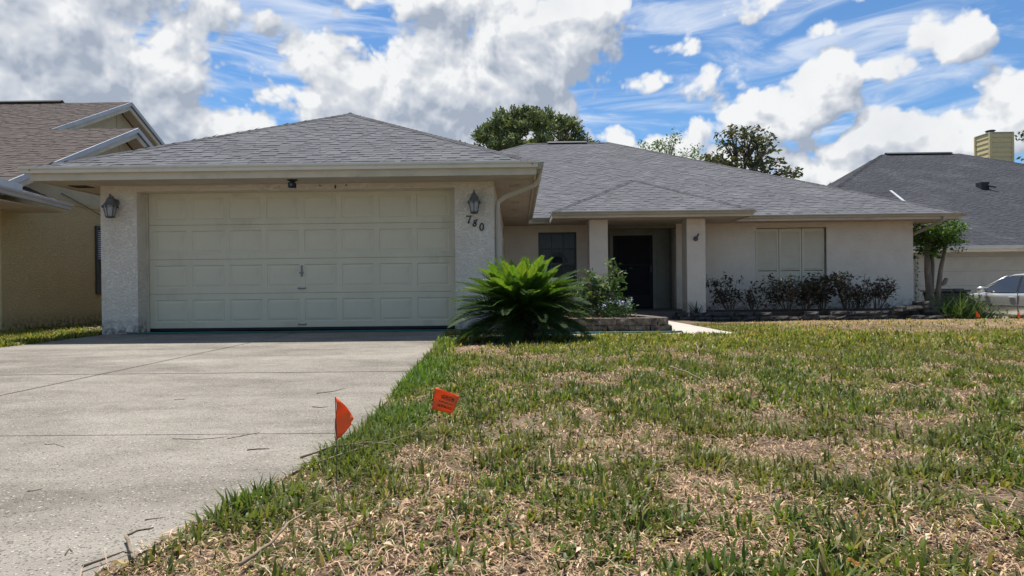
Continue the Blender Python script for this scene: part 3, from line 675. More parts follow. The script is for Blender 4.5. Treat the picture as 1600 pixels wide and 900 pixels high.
# shutters over the bedroom window
for i in range(3):
    x0 = SX0+.015+i*.612; x1 = x0+.595; c = MB()
    c.box(x0, x0+.05, 16.66, 16.70, SZ0+.01, SZ1-.02); c.box(x1-.05, x1, 16.66, 16.70, SZ0+.01, SZ1-.02)
    for z, q in ((SZ0+.01, .08), (1.05, .035), (SZ1-.10, .08)): c.box(x0+.05, x1-.05, 16.662, 16.698, z, z+q)
    so_ = c.build('shutter', slat_paint, H)
    c = MB(); z = SZ0+.10
    while z < SZ1-.12:
        if not 1.02 < z < 1.09: c.slab([(x0+.05, 16.664, z), (x0+.05, 16.674, z+.032), (x0+.05, 16.679, z+.030), (x0+.05, 16.669, z-.002)], (x1-x0-.10, 0, 0))
        z += .036
    o = c.build('louver_slats', slat_paint, so_); o['kind'] = 'stuff'
c = MB(); c.box(SX0-.04, SX1+.03, 16.585, 16.64, SZ1, SZ1+.025); c.box(SX0-.03, SX0, 16.588, 16.64, SZ0, SZ1); c.box(SX1-.0, SX1+.025, 16.588, 16.64, SZ0, SZ1); c.build('shutter_surround', slat_paint, H)

# front door behind a dark screen door
dx0, dx1 = 2.64, 3.74
c = MB(); c.box(dx0-.10, dx0, 17.10, 17.2, 0, 2.15); c.box(dx1, dx1+.10, 17.10, 17.2, 0, 2.15); c.box(dx0, dx1, 17.10, 17.2, 2.07, 2.15); c.build('door_frame', olive_paint, H)
c = MB(); c.box(dx0, dx1, 17.15, 17.19, 0.06, 2.07); fd = c.build('front_door', dark_door, H)
c = MB(); c.box(dx0+.0, dx0+.10, 17.105, 17.135, .06, 2.07); c.box(dx1-.10, dx1, 17.105, 17.135, .06, 2.07)
for z0, z1 in ((.06, .42), (1.22, 1.28), (1.97, 2.07)): c.box(dx0+.10, dx1-.10, 17.107, 17.133, z0, z1)
sdoor = c.build('screen_door', dark_door, fd)
c = MB(); c.box(dx0+.10, dx1-.10, 17.118, 17.122, .42, 1.22); c.box(dx0+.10, dx1-.10, 17.118, 17.122, 1.28, 1.97); c.build('screen_pane', screen, fd)
c = MB(); c.lathe((3.12, 17.11, 1.14), [(.0, 0), (.05, .005), (.06, .03), (.02, .05)], 10); c.build('knocker', lamp_metal, fd)
c = MB(); c.tube([(dx1-.06, 17.09, 1.05), (dx1-.06, 17.07, 1.07), (dx1-.06, 17.07, 1.2), (dx1-.06, 17.09, 1.22)], .008, 6); c.build('handle', lamp_metal, fd)
c = MB()
for i in range(160):
    x = random.uniform(dx0+.2, dx1-.2); z = random.uniform(.5, 1.15); c.box(x, x+.02, 17.139, 17.145, z, z+.02)
c.build('lace_curtain', curtain, fd)['kind'] = 'stuff'

# ------------------------------------------------------------------ things on the house front
def lantern(x, z, label):
    t = thing('wall_lantern', label, 'lantern', (x, 9.6, z), 'carriage lanterns either side of the garage door')
    c = MB(); y = -.14
    p = MB(); p.tube([(x-.0, 9.6, z+.02), (x, 9.585, z+.02)], .062, 12); p.build('backplate', lamp_metal, t)
    p = MB(); p.tube([(x, 9.59, z+.03), (x, 9.53, z+.10), (x, 9.47, z+.125), (x, 9.46, z+.10)], .012, 7); p.build('arm', lamp_metal, t)
    cy = 9.46
    p = MB(); p.lathe((x, cy, z), [(.098, -.06), (.102, -.045), (.085, -.02), (.055, .03), (.048, .06), (.03, .075), (.022, .09), (.012, .10), (.018, .115), (.010, .13), (.003, .15)], 6, R(30)); p.build('cap', lamp_metal, t)
    p = MB(); p.lathe((x, cy, z-.215), [(.03, -.02), (.062, -.012), (.066, 0), (.062, .012)], 6, R(30)); p.build('base', black_iron, t)
    cg = MB()
    for i in range(6):
        a = R(30+60*i); q = R(90+60*i)
        A = (x+.088*math.cos(a), cy+.088*math.sin(a), z-.06); B = (x+.06*math.cos(a), cy+.06*math.sin(a), z-.205); cg.tube([A, B], .006, 5)
        A2 = (x+.084*math.cos(q), cy+.084*math.sin(q), z-.06); B2 = (x+.058*math.cos(q), cy+.058*math.sin(q), z-.205); A1 = (x+.084*math.cos(a), cy+.084*math.sin(a), z-.06); B1 = (x+.058*math.cos(a), cy+.058*math.sin(a), z-.205)
        g_ = MB(); g_.slab([A1, A2, B2, B1], (0, 0, .002)); g_.build('pane', lamp_glass, t)
    cg.build('cage', black_iron, t)
    p = MB()
    for i in range(6):
        a = R(30+60*i); p.lathe((x+.10*math.cos(a), cy+.10*math.sin(a), z-.06), [(.004, -.02), (.014, -.008), (.014, .008), (.004, .02)], 6)
    p.build('scroll', black_iron, t)
    p = MB(); p.lathe((x, cy, z-.20), [(.014, 0), (.014, .06), (.026, .09), (.018, .125), (.004, .135)], 8); p.build('bulb', slat_paint, t)
lantern(-6.315, 2.055, 'dark metal wall lantern on the left pillar of the garage')
lantern(-.668, 2.055, 'dark metal wall lantern above the black house numbers')
def digit(ch, cx, cz, label):
    st = {'7': [[(-.035, .04, .008), (-.028, .058, .02), (-.01, .052, .014), (.012, .05, .012), (.036, .062, .016), (.022, .03, .014), (.006, -.01, .017), (-.002, -.045, .024), (-.004, -.062, .018)]],
          '8': [[(.044, .055, .006), (.022, .042, .014), (.000, .046, .012), (-.016, .030, .014), (-.010, .010, .018), (.012, -.008, .020), (.018, -.032, .016), (.000, -.052, .014), (-.026, -.046, .018), (-.032, -.026, .018), (-.014, -.006, .012), (.010, .010, .012), (.026, .030, .013), (.022, .042, .011)]],
          '0': [[(.008, .060, .012), (-.016, .040, .016), (-.028, .0, .020), (-.022, -.04, .018), (-.002, -.060, .012), (.018, -.046, .015), (.028, -.006, .019), (.024, .038, .016), (.008, .060, .012)]]}[ch]
    b = MB()
    for s in st:
        n = len(s); base = len(b.v)
        for i, (x, z, wd) in enumerate(s):
            a = s[max(i-1, 0)]; c_ = s[min(i+1, n-1)]; d = Vector((c_[0]-a[0], 0, c_[1]-a[1])).normalized(); nn = Vector((-d.z, 0, d.x))*wd*.5; p = Vector((cx+x, 9.588, cz+z))
            yo = .0006*i
            for q in (p+nn, p-nn): b.v.append((q.x, q.y-yo, q.z)); b.v.append((q.x, q.y+.011, q.z))
        for i in range(n-1):
            o_ = base+4*i
            b.f += [(o_, o_+2, o_+6, o_+4), (o_+1, o_+5, o_+7, o_+3), (o_, o_+4, o_+5, o_+1), (o_+2, o_+3, o_+7, o_+6)]
        b.f += [(base, base+1, base+3, base+2)]; o_ = base+4*(n-1); b.f += [(o_, o_+2, o_+3, o_+1)]
    props(b.build('house_number', number_black), label, 'house number', 'black numerals under the lantern')
digit('7', -.765, 1.745, 'black numeral 7, highest of the three on the white pillar')
digit('8', -.668, 1.692, 'black numeral 8 between the 7 and the 0')
digit('0', -.565, 1.630, 'black numeral 0, lowest of the three on the white pillar')
t = thing('security_camera', 'small black camera hanging under the middle of the garage eave', 'camera', (-3.39, 9.2, SOF))
c = MB(); c.slab([(-3.47, 9.2, SOF-.001), (-3.31, 9.2, SOF-.001), (-3.375, 9.2, SOF-.045), (-3.405, 9.2, SOF-.045)], (0, .06, 0)); c.build('mount', black_plastic, t)
c = MB(); c.box(-3.44, -3.34, 9.18, 9.27, SOF-.125, SOF-.047); cb = c.build('body', black_plastic, t, bevel=.008)
c = MB(); c.tube([(-3.39, 9.181, SOF-.085), (-3.39, 9.172, SOF-.085)], .022, 12); c.build('lens', car_glass, t)
t = thing('lamp_bracket', 'small dark rusty lamp bracket left on the right porch column', 'bracket', (4.325, 15.0, 1.83))
c = MB(); c.tube([(4.32, 15.0, 1.80), (4.32, 14.975, 1.80)], .06, 10); c.build('plate', black_iron, t)
c = MB(); c.tube([(4.32, 14.98, 1.82), (4.35, 14.94, 1.86), (4.375, 14.93, 1.90), (4.36, 14.93, 1.92)], .02, 6); c.build('hook', black_iron, t)

for hx, hz, hh_ in ((-3.09, 2.305, .018), (-2.85, 2.285, .06), (-2.68, 2.31, .02)):
    c = MB(); c.lathe((hx, 9.592, hz-hh_/2), [(.008, 0), (.014, hh_*.4), (.012, hh_*.8), (.004, hh_)], 7); c.build('hook', M('rust_brown', (.10, .065, .04), .9) if hx < -3 else bpy.data.materials['rust_brown'], H)

# ------------------------------------------------------------------ tan house on the left
L = thing('house', 'tan stucco house on the left with brown shingle roof and two stepped gables', 'house', (-13, 16, 0))
c = MB(); c.box(-9.2, -9, 10.6, 12.98, -.2, 2.478); c.box(-9.2, -9, 13.77, 17.2, -.2, 2.478); c.box(-9.2, -9, 12.98, 13.77, -.2, .62); c.box(-9.2, -9, 12.98, 13.77, 2.08, 2.478); c.box(-22, -9.2, 10.6, 10.8, -.2, 2.478); c.box(-11.2, -9.2, 17.0, 17.2, -.2, 2.478)
c.build('wall', tan_stucco, L)
c = MB(); c.box(-11.2, -11, 10.9, 24, 2.3, 2.828); c.build('upper_wall', tan_stucco, L)
c = MB(); c.box(-9.0, -8.985, 10.6, 17.2, 2.43, 2.50); c.build('trim_board', tan_stucco, L)
tan_siding = M('tan_siding', (.50, .42, .27), .8, (.42, .35, .22), 2)
def gable(xw, xr, yr, zr, yf, yb_, pit, wallname, xl, zplate, ycut=None):
    """gable end facing +x: ridge at (yr, zr), eaves at yf and yb_"""
    zf = zr-pit*(yr-yf); zb = zr-pit*(yb_-yr)
    plane_roof([(xl, yf, zf), (xr, yf, zf), (xr, yr, zr), (xl, yr, zr)], L, brown_shingle, seed=int(yr*10))
    plane_roof([(xr, yb_, zb), (xl, yb_, zb), (xl, yr, zr), (xr, yr, zr)], L, brown_shingle, seed=int(yr*10)+1, expo=.25, smin=.4, smax=.8)
    m = MB(); y0 = yr-(zr-.18-zplate)/pit; y1 = yr+(zr-.18-zplate)/pit; m.slab([(xw-.15, y0, max(zplate+.02, zr-pit*(yr-y0)-.16)), (xw-.15, yr, zr-.16), (xw-.15, y1, max(zplate+.02, zr-pit*(y1-yr)-.16)), (xw-.15, y1, zplate), (xw-.15, y0, zplate)], (.15, 0, 0)); gw = m.build(wallname, tan_siding, L)
    m = MB(); m.box(xw, xw+.012, yr-.02, yr+.02, zplate+.1, zr-.3); m.build('batten', tan_siding, gw)
    for (y1, z1) in ((ycut or yf-.02, zr-pit*(yr-(ycut or yf))-.01), (yb_+.02, zb-.01)):
        dy = .004 if y1 > yr else 0
        for nm, d0, d1, xo, th in (('rake_board', -.005, .095, .025, .03), ('rake_board', .097, .22, -.03, .04)):
            m = MB(); A = Vector((xr+xo, yr+dy, zr)); B = Vector((xr+xo, y1, z1)); m.slab([A-Vector((0, 0, d0)), B-Vector((0, 0, d0)), B-Vector((0, 0, d1)), A-Vector((0, 0, d1))], (-th, 0, 0)); m.build(nm, white_trim if d0 < .05 else trim_paint, L)
        m = MB(); m.slab([(xr-.035, yr+dy, zr-.12), (xr-.035, y1, z1-.12), (xw+.004, y1, z1-.12), (xw+.004, yr+dy, zr-.12)], (0, 0, .02)); m.build('rake_soffit', soffit_paint, L)
gable(-11.0, -10.6, 16.81, 5.87, 10.23, 23., .505, 'upper_gable_wall', -23, 2.83, 13.80)
gable(-9.0, -8.58, 13.83, 4.365, 10.23, 17.4, .505, 'lower_gable_wall', -10.598, 2.48)
m = MB(); m.slab([(-15.5, 16.72, 5.90), (-15.5, 16.81, 5.96), (-15.5, 16.9, 5.90)], (3.0, 0, 0)); m.build('ridge_vent', ridge_black, L)
# low pent roof and gutter along the side
plane_roof([(-8.2, 8.6, 2.40), (-8.2, 11.1, 2.26), (-9.0, 11.1, 2.62), (-9.0, 8.6, 2.76)], L, brown_shingle, seed=77)
m = MB(); m.slab([(-8.97, 8.6, 2.18), (-8.23, 8.6, 2.18), (-8.23, 11.06, 2.12), (-8.97, 11.06, 2.12)], (0, 0, .02)); m.build('eave_soffit', soffit_paint, L)
gutter((-8.2, 8.6, 2.42), (-8.2, 11.12, 2.27), (1, 0, 0), L, white_trim, h=.10, d=.11)
m = MB(); m.slab([(-8.62, 9.7, 2.53), (-8.62, 10.25, 2.50), (-8.62, 10.25, 2.38), (-8.62, 9.7, 2.41)], (.30, 0, 0)); m.build('eave_return', white_trim, L)
m = MB(); m.box(-9.02, -8.96, 12.98, 13.03, .62, 2.08); m.box(-9.02, -8.96, 13.72, 13.77, .62, 2.08); m.box(-9.02, -8.96, 13.03, 13.72, 2.03, 2.08); m.box(-9.02, -8.96, 13.03, 13.72, .62, .67); m.box(-9.01, -8.97, 13.03, 13.72, 1.33, 1.37)
lw = m.build('window', black_iron, L)
m = MB(); m.box(-9.05, -9.045, 13.03, 13.72, .67, 2.03); m.build('pane', car_glass, lw)
m = MB()
for i in range(15): m.box(-9.04, -9.015, 13.05, 13.7, 1.38+i*.043, 1.405+i*.043)
m.build('blind', white_trim, lw)['kind'] = 'stuff'
m = MB(); m.tube([(-8.97, 12.0, 2.62), (-8.95, 12.6, 2.46), (-8.95, 13.4, 2.22), (-8.97, 14.6, 2.05)], .008, 5); m.build('cable', black_plastic, L)

# ------------------------------------------------------------------ dark-roofed house on the right
Q = thing('house', 'grey house on the right with dark charcoal hip roof and tan siding chimney', 'house', (20, 28, -.55))
EY, EZ = 22.6, 1.97; r_ = 11.5; QY, QZ = EY+r_, EZ+.5*r_
qx0, qx1 = 20.1, 24.3; s_ = (qx0-12.2)/r_
cut = (12.2, QY-s_*r_, QZ-s_*.5*r_)
plane_roof([(12.2, EY, EZ), (qx1+r_, EY, EZ), (qx1, QY, QZ), (qx0, QY, QZ), cut], Q, dark_shingle, seed=31, expo=.142, smin=.08, smax=.26)
yb2 = 2*QY-EY
plane_roof([(12.2, yb2, EZ), (12.2, cut[1], cut[2]), (qx0, QY, QZ)], Q, dark_shingle, seed=32, expo=.3, smin=.4, smax=.9)
plane_roof([(qx1+r_, EY, EZ), (qx1+r_, yb2, EZ), (qx1, QY, QZ)], Q, dark_shingle, seed=33, expo=.3, smin=.4, smax=.9)
plane_roof([(qx1+r_, yb2, EZ), (12.2, yb2, EZ), (qx0, QY, QZ), (qx1, QY, QZ)], Q, dark_shingle, seed=34, expo=.4, smin=.6, smax=.9)
caps(cut, (qx0, QY, QZ), (.5, -1, -.5), (-1, .5, -.5), Q, dark_shingle, 9, wing=.16)
caps((qx1+r_, EY, EZ), (qx1, QY, QZ), (-.5, -1, -.5), (1, .5, -.5), Q, dark_shingle, 10, wing=.16)
m = MB(); m.slab([(qx0+.2, QY-.2, QZ), (qx0+.2, QY, QZ+.11), (qx0+.2, QY+.2, QZ)], (3.6, 0, 0)); m.build('ridge_vent', ridge_black, Q)
m = MB(); m.box(12.2, 34, EY, EY+.04, EZ-.2, EZ-.012); m.build('fascia', trim_paint, Q)
m = MB(); m.box(12.2, 34, EY+.042, 23.198, EZ-.19, EZ-.17); m.build('soffit', soffit_paint, Q)
gutter((12.2, EY, EZ+.02), (34, EY, EZ+.02), (0, -1, 0), Q, white_trim, h=.11, d=.12)
gx0, gx1 = 15.0, 20.0
m = MB(); m.box(12.2, gx0, 23.2, 23.4, -.7, EZ-.17); m.box(gx1, 34, 23.2, 23.4, -.7, EZ-.17); m.box(gx0, gx1, 23.2, 23.4, 1.62, EZ-.17); m.box(12.2, 12.4, 23.402, 45, -.7, EZ-.02); m.box(12.21, 12.39, 24., cut[1]+14, EZ-.018, EZ+.3)
m.build('wall', grey_stucco, Q)
qd = MB(); nsec = 4; hh = (1.62+.55)/nsec
for i in range(nsec): qd.box(gx0, gx1, 23.30, 23.34, -.55+i*hh+.003, -.55+(i+1)*hh-.003)
qdo = qd.build('garage_door', M('grey_door', (.37, .35, .30), .6, (.33, .31, .27), 2), H if False else Q)
m = MB(); m.box(gx0, gx1, 23.345, 23.39, -.55, 1.62); m.build('door_backing', dark_room, Q)  # dark panel added to stop light leaking through the section gaps
qp = None
for i in range(nsec):
    for j in range(8):
        if qp is None:
            b = pm_mesh(.5, hh-.2); qp = b.build('panel', qdo.data.materials[0], qdo, local=True); o = qp
        else: o = link('panel', qp.data, None, qdo)
        o.location = Vector((gx0+.11+j*.61, 23.297, -.55+i*hh+.10))-wloc(Q)
# raised wing whose white rake shows over our roof
plane_roof([(12.2, 22.0, 2.70), (14.8, 22.0, 2.70), (14.8, 24.5, 4.30), (12.2, 24.5, 4.30)], Q, dark_shingle, seed=35)
plane_roof([(14.8, 27, 3.02), (12.2, 27, 3.02), (12.2, 24.5, 4.3), (14.8, 24.5, 4.3)], Q, dark_shingle, seed=36)
m = MB(); m.slab([(14.83, 24.5, 4.33), (14.83, 21.95, 2.70), (14.83, 21.95, 2.42), (14.83, 24.5, 4.02)], (-.10, 0, 0)); m.build('rake_board', white_trim, Q)
m = MB(); m.slab([(14.83, 24.505, 4.33), (14.83, 27.05, 3.02), (14.83, 27.05, 2.84), (14.83, 24.505, 4.15)], (-.04, 0, 0)); m.build('rake_board', white_trim, Q)
m = MB(); m.slab([(14.4, 22.4, 2.75), (14.4, 24.5, 4.08), (14.4, 26.6, 3.0), (14.4, 26.6, 2.2), (14.4, 22.4, 2.2)], (.05, 0, 0)); m.box(12.2, 14.4, 22.4, 22.45, 2.0, 2.8); m.build('wing_wall', ridge_black, Q)
# chimney with lap siding, flue cap
CX0, CX1, CY0, CY1, CZ0, CZ1 = 29.01, 30.37, 38.0, 39.2, 5.6, 9.76
m = MB(); m.box(CX0+.03, CX1-.03, CY0+.03, CY1-.03, CZ0, CZ1); ch = m.build('chimney', chimney_paint, Q)
z = CZ0; i = 0
while z < CZ1-.05:
    z1 = min(z+.30, CZ1)
    m = MB()
    for (A, B, nn) in (((CX0, CY0), (CX1, CY0), (0, -1)), ((CX0, CY1), (CX0, CY0), (-1, 0)), ((CX1, CY0), (CX1, CY1), (1, 0))):
        a0 = Vector((A[0], A[1], 0)); b0 = Vector((B[0], B[1], 0)); n_ = Vector((nn[0], nn[1], 0))
        m.add([a0+n_*.035+Vector((0, 0, z)), b0+n_*.035+Vector((0, 0, z)), b0+n_*.002+Vector((0, 0, z1)), a0+n_*.002+Vector((0, 0, z1)), a0+Vector((0, 0, z))-n_*.02, b0+Vector((0, 0, z))-n_*.02], [(0, 1, 2, 3), (0, 4, 5, 1)])
    m.build('siding_board', chimney_paint, ch); z = z1
for (x, y) in ((CX0, CY0), (CX1, CY0), (CX0, CY1)):
    m = MB(); m.box(x-.06, x+.06, y-.06, y+.06, CZ0, CZ1+.01); m.build('corner_trim', chimney_paint, ch)
m = MB(); m.box(CX0-.05, CX1+.05, CY0-.05, CY1+.05, CZ1+.012, CZ1+.06); m.build('chase_cover', trim_paint, ch)
m = MB(); m.lathe((CX0+.36, CY0+.45, CZ1+.06), [(.25, 0), (.25, .07)], 14); m.lathe((CX0+.36, CY0+.45, CZ1+.21), [(.27, 0), (.28, .03), (.20, .07)], 14)
for a in range(4): m.tube([(CX0+.36+.23*math.cos(a*1.57), CY0+.45+.23*math.sin(a*1.57), CZ1+.1), (CX0+.36+.23*math.cos(a*1.57), CY0+.45+.23*math.sin(a*1.57), CZ1+.24)], .015, 5)
m.build('flue_cap', ridge_black, ch)
vy = 28.6; vz = EZ+.5*(vy-EY)+.05; vx = (1526-805)/960*vy
m = MB(); m.box(vx-.18, vx+.18, vy-.16, vy+.2, vz-.1, vz+.22); m.tube([(vx+.05, vy-.1, vz+.1), (vx+.3, vy-.4, vz-.05)], .05, 6); m.build('roof_vent', ridge_black, Q)
apron = MB(); apron.poly([(12.3, 6, -.52), (30, 6, -.52), (30, 23.2, -.52), (12.3, 23.2, -.52)])
a_o = apron.build('driveway', walk_conc); props(a_o, 'pale driveway of the right hand house under the silver car', 'driveway', kind='structure')

# ------------------------------------------------------------------ block planter and stone bed wall
pl = thing('planter', 'low two course planter of split concrete blocks in front of the porch', 'planter', (1.3, 9.2, 0))
def block(parent, cx, cy, z0, lx, ly, h, rz, mat, rough=.012, seed=0, name='block'):
    rd = random.Random(seed); n = 3; vs = []; fs = []
    xs_ = [-lx/2, -lx/6, lx/6, lx/2]; zs_ = [0, h*.5, h]
    b = MB(); J = lambda a: rd.uniform(-a, a)
    g = {}
    for yi, y in enumerate((-ly/2, ly/2)):
        for zi, z in enumerate(zs_):
            for xi, x in enumerate(xs_):
                ed = (xi in (0, 3)) + (zi in (0, 2)); k_ = rough*(1.6 if ed == 0 else .7)
                px_ = x+J(rough*.6); py_ = y+J(rough*.8)-(k_ if yi == 0 and ed == 0 else 0)*(1 if yi == 0 else 0); pz_ = z+(J(rough*.35) if zi == 1 else J(rough*.12))
                c_, s_ = math.cos(rz), math.sin(rz)
                b.v.append((cx+px_*c_-py_*s_, cy+px_*s_+py_*c_, z0+pz_)); g[yi, zi, xi] = len(b.v)-1
    for zi in range(2):
        for xi in range(3):
            b.f.append((g[0, zi, xi], g[0, zi, xi+1], g[0, zi+1, xi+1], g[0, zi+1, xi])); b.f.append((g[1, zi, xi+1], g[1, zi, xi], g[1, zi+1, xi], g[1, zi+1, xi+1]))
    for xi in range(3):
        b.f.append((g[0, 2, xi], g[0, 2, xi+1], g[1, 2, xi+1], g[1, 2, xi])); b.f.append((g[0, 0, xi+1], g[0, 0, xi], g[1, 0, xi], g[1, 0, xi+1]))
    for zi in range(2):
        b.f.append((g[0, zi, 3], g[1, zi, 3], g[1, zi+1, 3], g[0, zi+1, 3])); b.f.append((g[1, zi, 0], g[0, zi, 0], g[0, zi+1, 0], g[1, zi+1, 0]))
    return b.build(name, mat, parent)
sd_ = 100
for course in range(2):
    z0 = .012+course*.108; off = 0 if course == 0 else -.045
    x = 2.185+off; i = 0
    while x > .30:
        lx = .31+random.uniform(-.01, .01); lx = .16 if (course and i == 0) else lx
        block(pl, x-lx/2, 8.86-off*.3+random.uniform(-.006, .006), z0, lx-.016, .19, .103, R(random.uniform(-1, 1)), block_stone, .010, sd_); sd_ += 1; x -= lx; i += 1
    y = 8.965
    while y < 10.1:
        lx = .31; block(pl, 2.185-.1+off-(y-8.95)*.30, y+lx/2, z0, lx-.016, .19, .103, R(90+16), block_stone, .010, sd_); sd_ += 1; y += lx*.97
    y = 8.965
    while y < 9.9: block(pl, .40, y+.155, z0, .30, .19, .103, R(90), block_stone, .010, sd_); sd_ += 1; y += .31
m = MB(); m.slab([(.48, 8.95, .02), (2.05, 8.95, .02), (1.75, 10.1, .02), (.48, 10.1, .02)], (0, 0, .125)); m.build('soil', soil, pl)

bw = thing('stone_wall', 'low dark retaining wall of rough stacked stones along the shrub bed', 'stone wall', (7, 15.1, -.2))
def bed_line(x): return 15.0+.12*math.sin(x*.7)
for course in range(3):
    x = 3.86+random.uniform(0, .2)*(course % 2); z0 = -.30+course*.105
    while x < 10.0:
        lx = random.uniform(.24, .46); h = random.uniform(.085, .105)
        if course == 2 and (random.random() < .12 or (5.9 < x < 6.6)): x += lx; continue
        block(bw, x+lx/2, bed_line(x)+.03*course+random.uniform(-.025, .025), z0, lx-.015, .24, h, R(random.uniform(-5, 5)), wall_stone, .022, sd_, 'stone'); sd_ += 1; x += lx
for q in range(5): block(bw, 3.90, 15.2+q*.3, -.28, .28, .2, .2+.0*q, R(90), wall_stone, .02, sd_, 'stone'); sd_ += 1
for (x, y, z, rz, l) in ((9.3, 14.9, -.0, 20, .4), (9.65, 15.0, .02, -14, .42), (9.95, 15.1, -.08, 8, .38), (9.78, 15.05, .125, 25, .3), (10.3, 15.1, -.18, -20, .4), (9.45, 14.78, -.2, 12, .36), (9.9, 14.85, -.22, -8, .42), (10.15, 15.2, -.02, 30, .3)):
    block(bw, x, y, z, l, .24, .10, R(rz), wall_stone, .028, sd_, 'stone'); sd_ += 1
m = MB(); m.slab([(3.95, 15.12, -.3), (10.2, 15.15, -.3), (10.55, 16.59, -.3), (4.57, 16.59, -.3), (4.57, 15.5, -.3), (3.95, 15.5, -.3)], (0, 0, .30)); b_o = m.build('planting_bed', soil)
props(b_o, 'dark mulch bed between the stone wall and the white house wall', 'planting bed', kind='structure')
m = MB(); m.slab([(3.9, 14.62, -.245), (10.6, 14.5, -.29), (12.4, 14.6, -.36), (12.4, 16.4, -.48), (10.62, 16.4, -.33), (10.6, 15.0, -.30), (3.9, 15.0, -.26)], (0, 0, .035)); b_o = m.build('mulch_strip', soil)
props(b_o, 'dark mulch strip along the foot of the stone wall', 'mulch', kind='structure')

# ------------------------------------------------------------------ hose
t = thing('garden_hose', 'green garden hose lying along the garage door and the block planter', 'hose', (-2, 9.3, .03))
m = MB(); pts = []
for x in np.linspace(-6.1, -1.0, 34): pts.append((x, 9.50+.03*math.sin(x*2.1)+.02*math.sin(x*5), .030))
for q in ((-.7, 9.42, .035), (-.4, 9.25, .03), (0, 8.98, .03), (.25, 8.80, .03)): pts.append(q)
for x in np.linspace(.5, 2.2, 12): pts.append((x, 8.70+.012*math.sin(x*6), .030))
pts += [(2.32, 8.78, .03)]
m.tube(pts, .0125, 7); m.build('hose', hose_green, t, smooth=True)

# ------------------------------------------------------------------ foliage helpers
def leaf_cloud(name, pts, size, cols, mat, parent, aspect=.5, seed=0, droop=.3, nrm_up=.3, kind='stuff', fold=.25, jit=.35):
    """one small folded leaf at each point: pts (n,3); cols list of base tints"""
    rd = np.random.default_rng(seed); P = np.asarray(pts, float); n = len(P)
    d = rd.normal(size=(n, 3)); d[:, 2] = d[:, 2]*.6-droop; d /= np.linalg.norm(d, axis=1)[:, None]
    up = rd.normal(size=(n, 3))*.8; up[:, 2] += nrm_up*3; w = np.cross(d, up); w /= np.linalg.norm(w, axis=1)[:, None]+1e-9
    nn = np.cross(w, d); L = size*(1+jit*rd.normal(size=n).clip(-1.6, 1.8))[:, None]; Wd = L*aspect*.5
    v = np.stack([P, P+d*L*.5+w*Wd+nn*L*fold*.4, P+d*L, P+d*L*.5-w*Wd+nn*L*fold*.4], 1).reshape(-1, 3)
    i = np.arange(n)*4; F = np.concatenate([np.stack([i, i+1, i+2], 1), np.stack([i, i+2, i+3], 1)])
    C = np.array(cols)[rd.integers(0, len(cols), n)]*rd.uniform(.7, 1.25, (n, 1)); o = np_mesh(name, v, [F], np.repeat(C, 4, 0), mat, parent)
    if kind: o['kind'] = kind
    return o
def ball(n, c, r, rd, flat=(1, 1, 1), shell=.5):
    p = rd.normal(size=(n, 3)); p /= np.linalg.norm(p, axis=1)[:, None]; p *= (shell+(1-shell)*rd.random((n, 1)))**.6
    return np.array(c)+p*r*np.array(flat)
def leggy(name, base, h, spread, ns, leaf, nl, cols, label, cat='shrub', group=None, seed=0, lean=(0, 0), stem=twig_bark, r=.009, top=.42, mat=None, tuft=.13):
    """upright stems that fork, with leaves in loose clusters along the upper part"""
    rd = np.random.default_rng(seed); t = thing(name, label, cat, base, group); st = MB(); P = []
    for i in range(ns):
        a = rd.uniform(0, 6.28); q = rd.random()**.6*spread; hh = h*rd.uniform(.62, 1.0)
        e = np.array(base)+np.array([math.cos(a)*q+lean[0]*hh, math.sin(a)*q*.6+lean[1]*hh, hh]); b0 = np.array(base)+np.array([math.cos(a)*.05, math.sin(a)*.05, -.03])
        mid = b0*.5+e*.5+np.array([*(rd.normal(size=2)*.06), .04]); st.tube([b0, mid, e], [r, r*.8, r*.4], 5)
        for j in range(int(nl/ns/6)+1):
            s = top+(1-top)*rd.random(); c = (b0*(1-s)**2+2*mid*s*(1-s)+e*s*s); off = rd.normal(size=3)*np.array([tuft, tuft, tuft*.7])*.75; k_ = c+off
            st.tube([c, c*.4+k_*.6+np.array([0, 0, .012]), k_], [r*.45, r*.35, r*.2], 4); P.append(k_+rd.normal(size=(7, 3))*leaf*.6)
    st.build('stem', stem, t); leaf_cloud('foliage', np.concatenate(P)[:nl], leaf, cols, mat or leaf_mat, t, .48, seed)
    return t

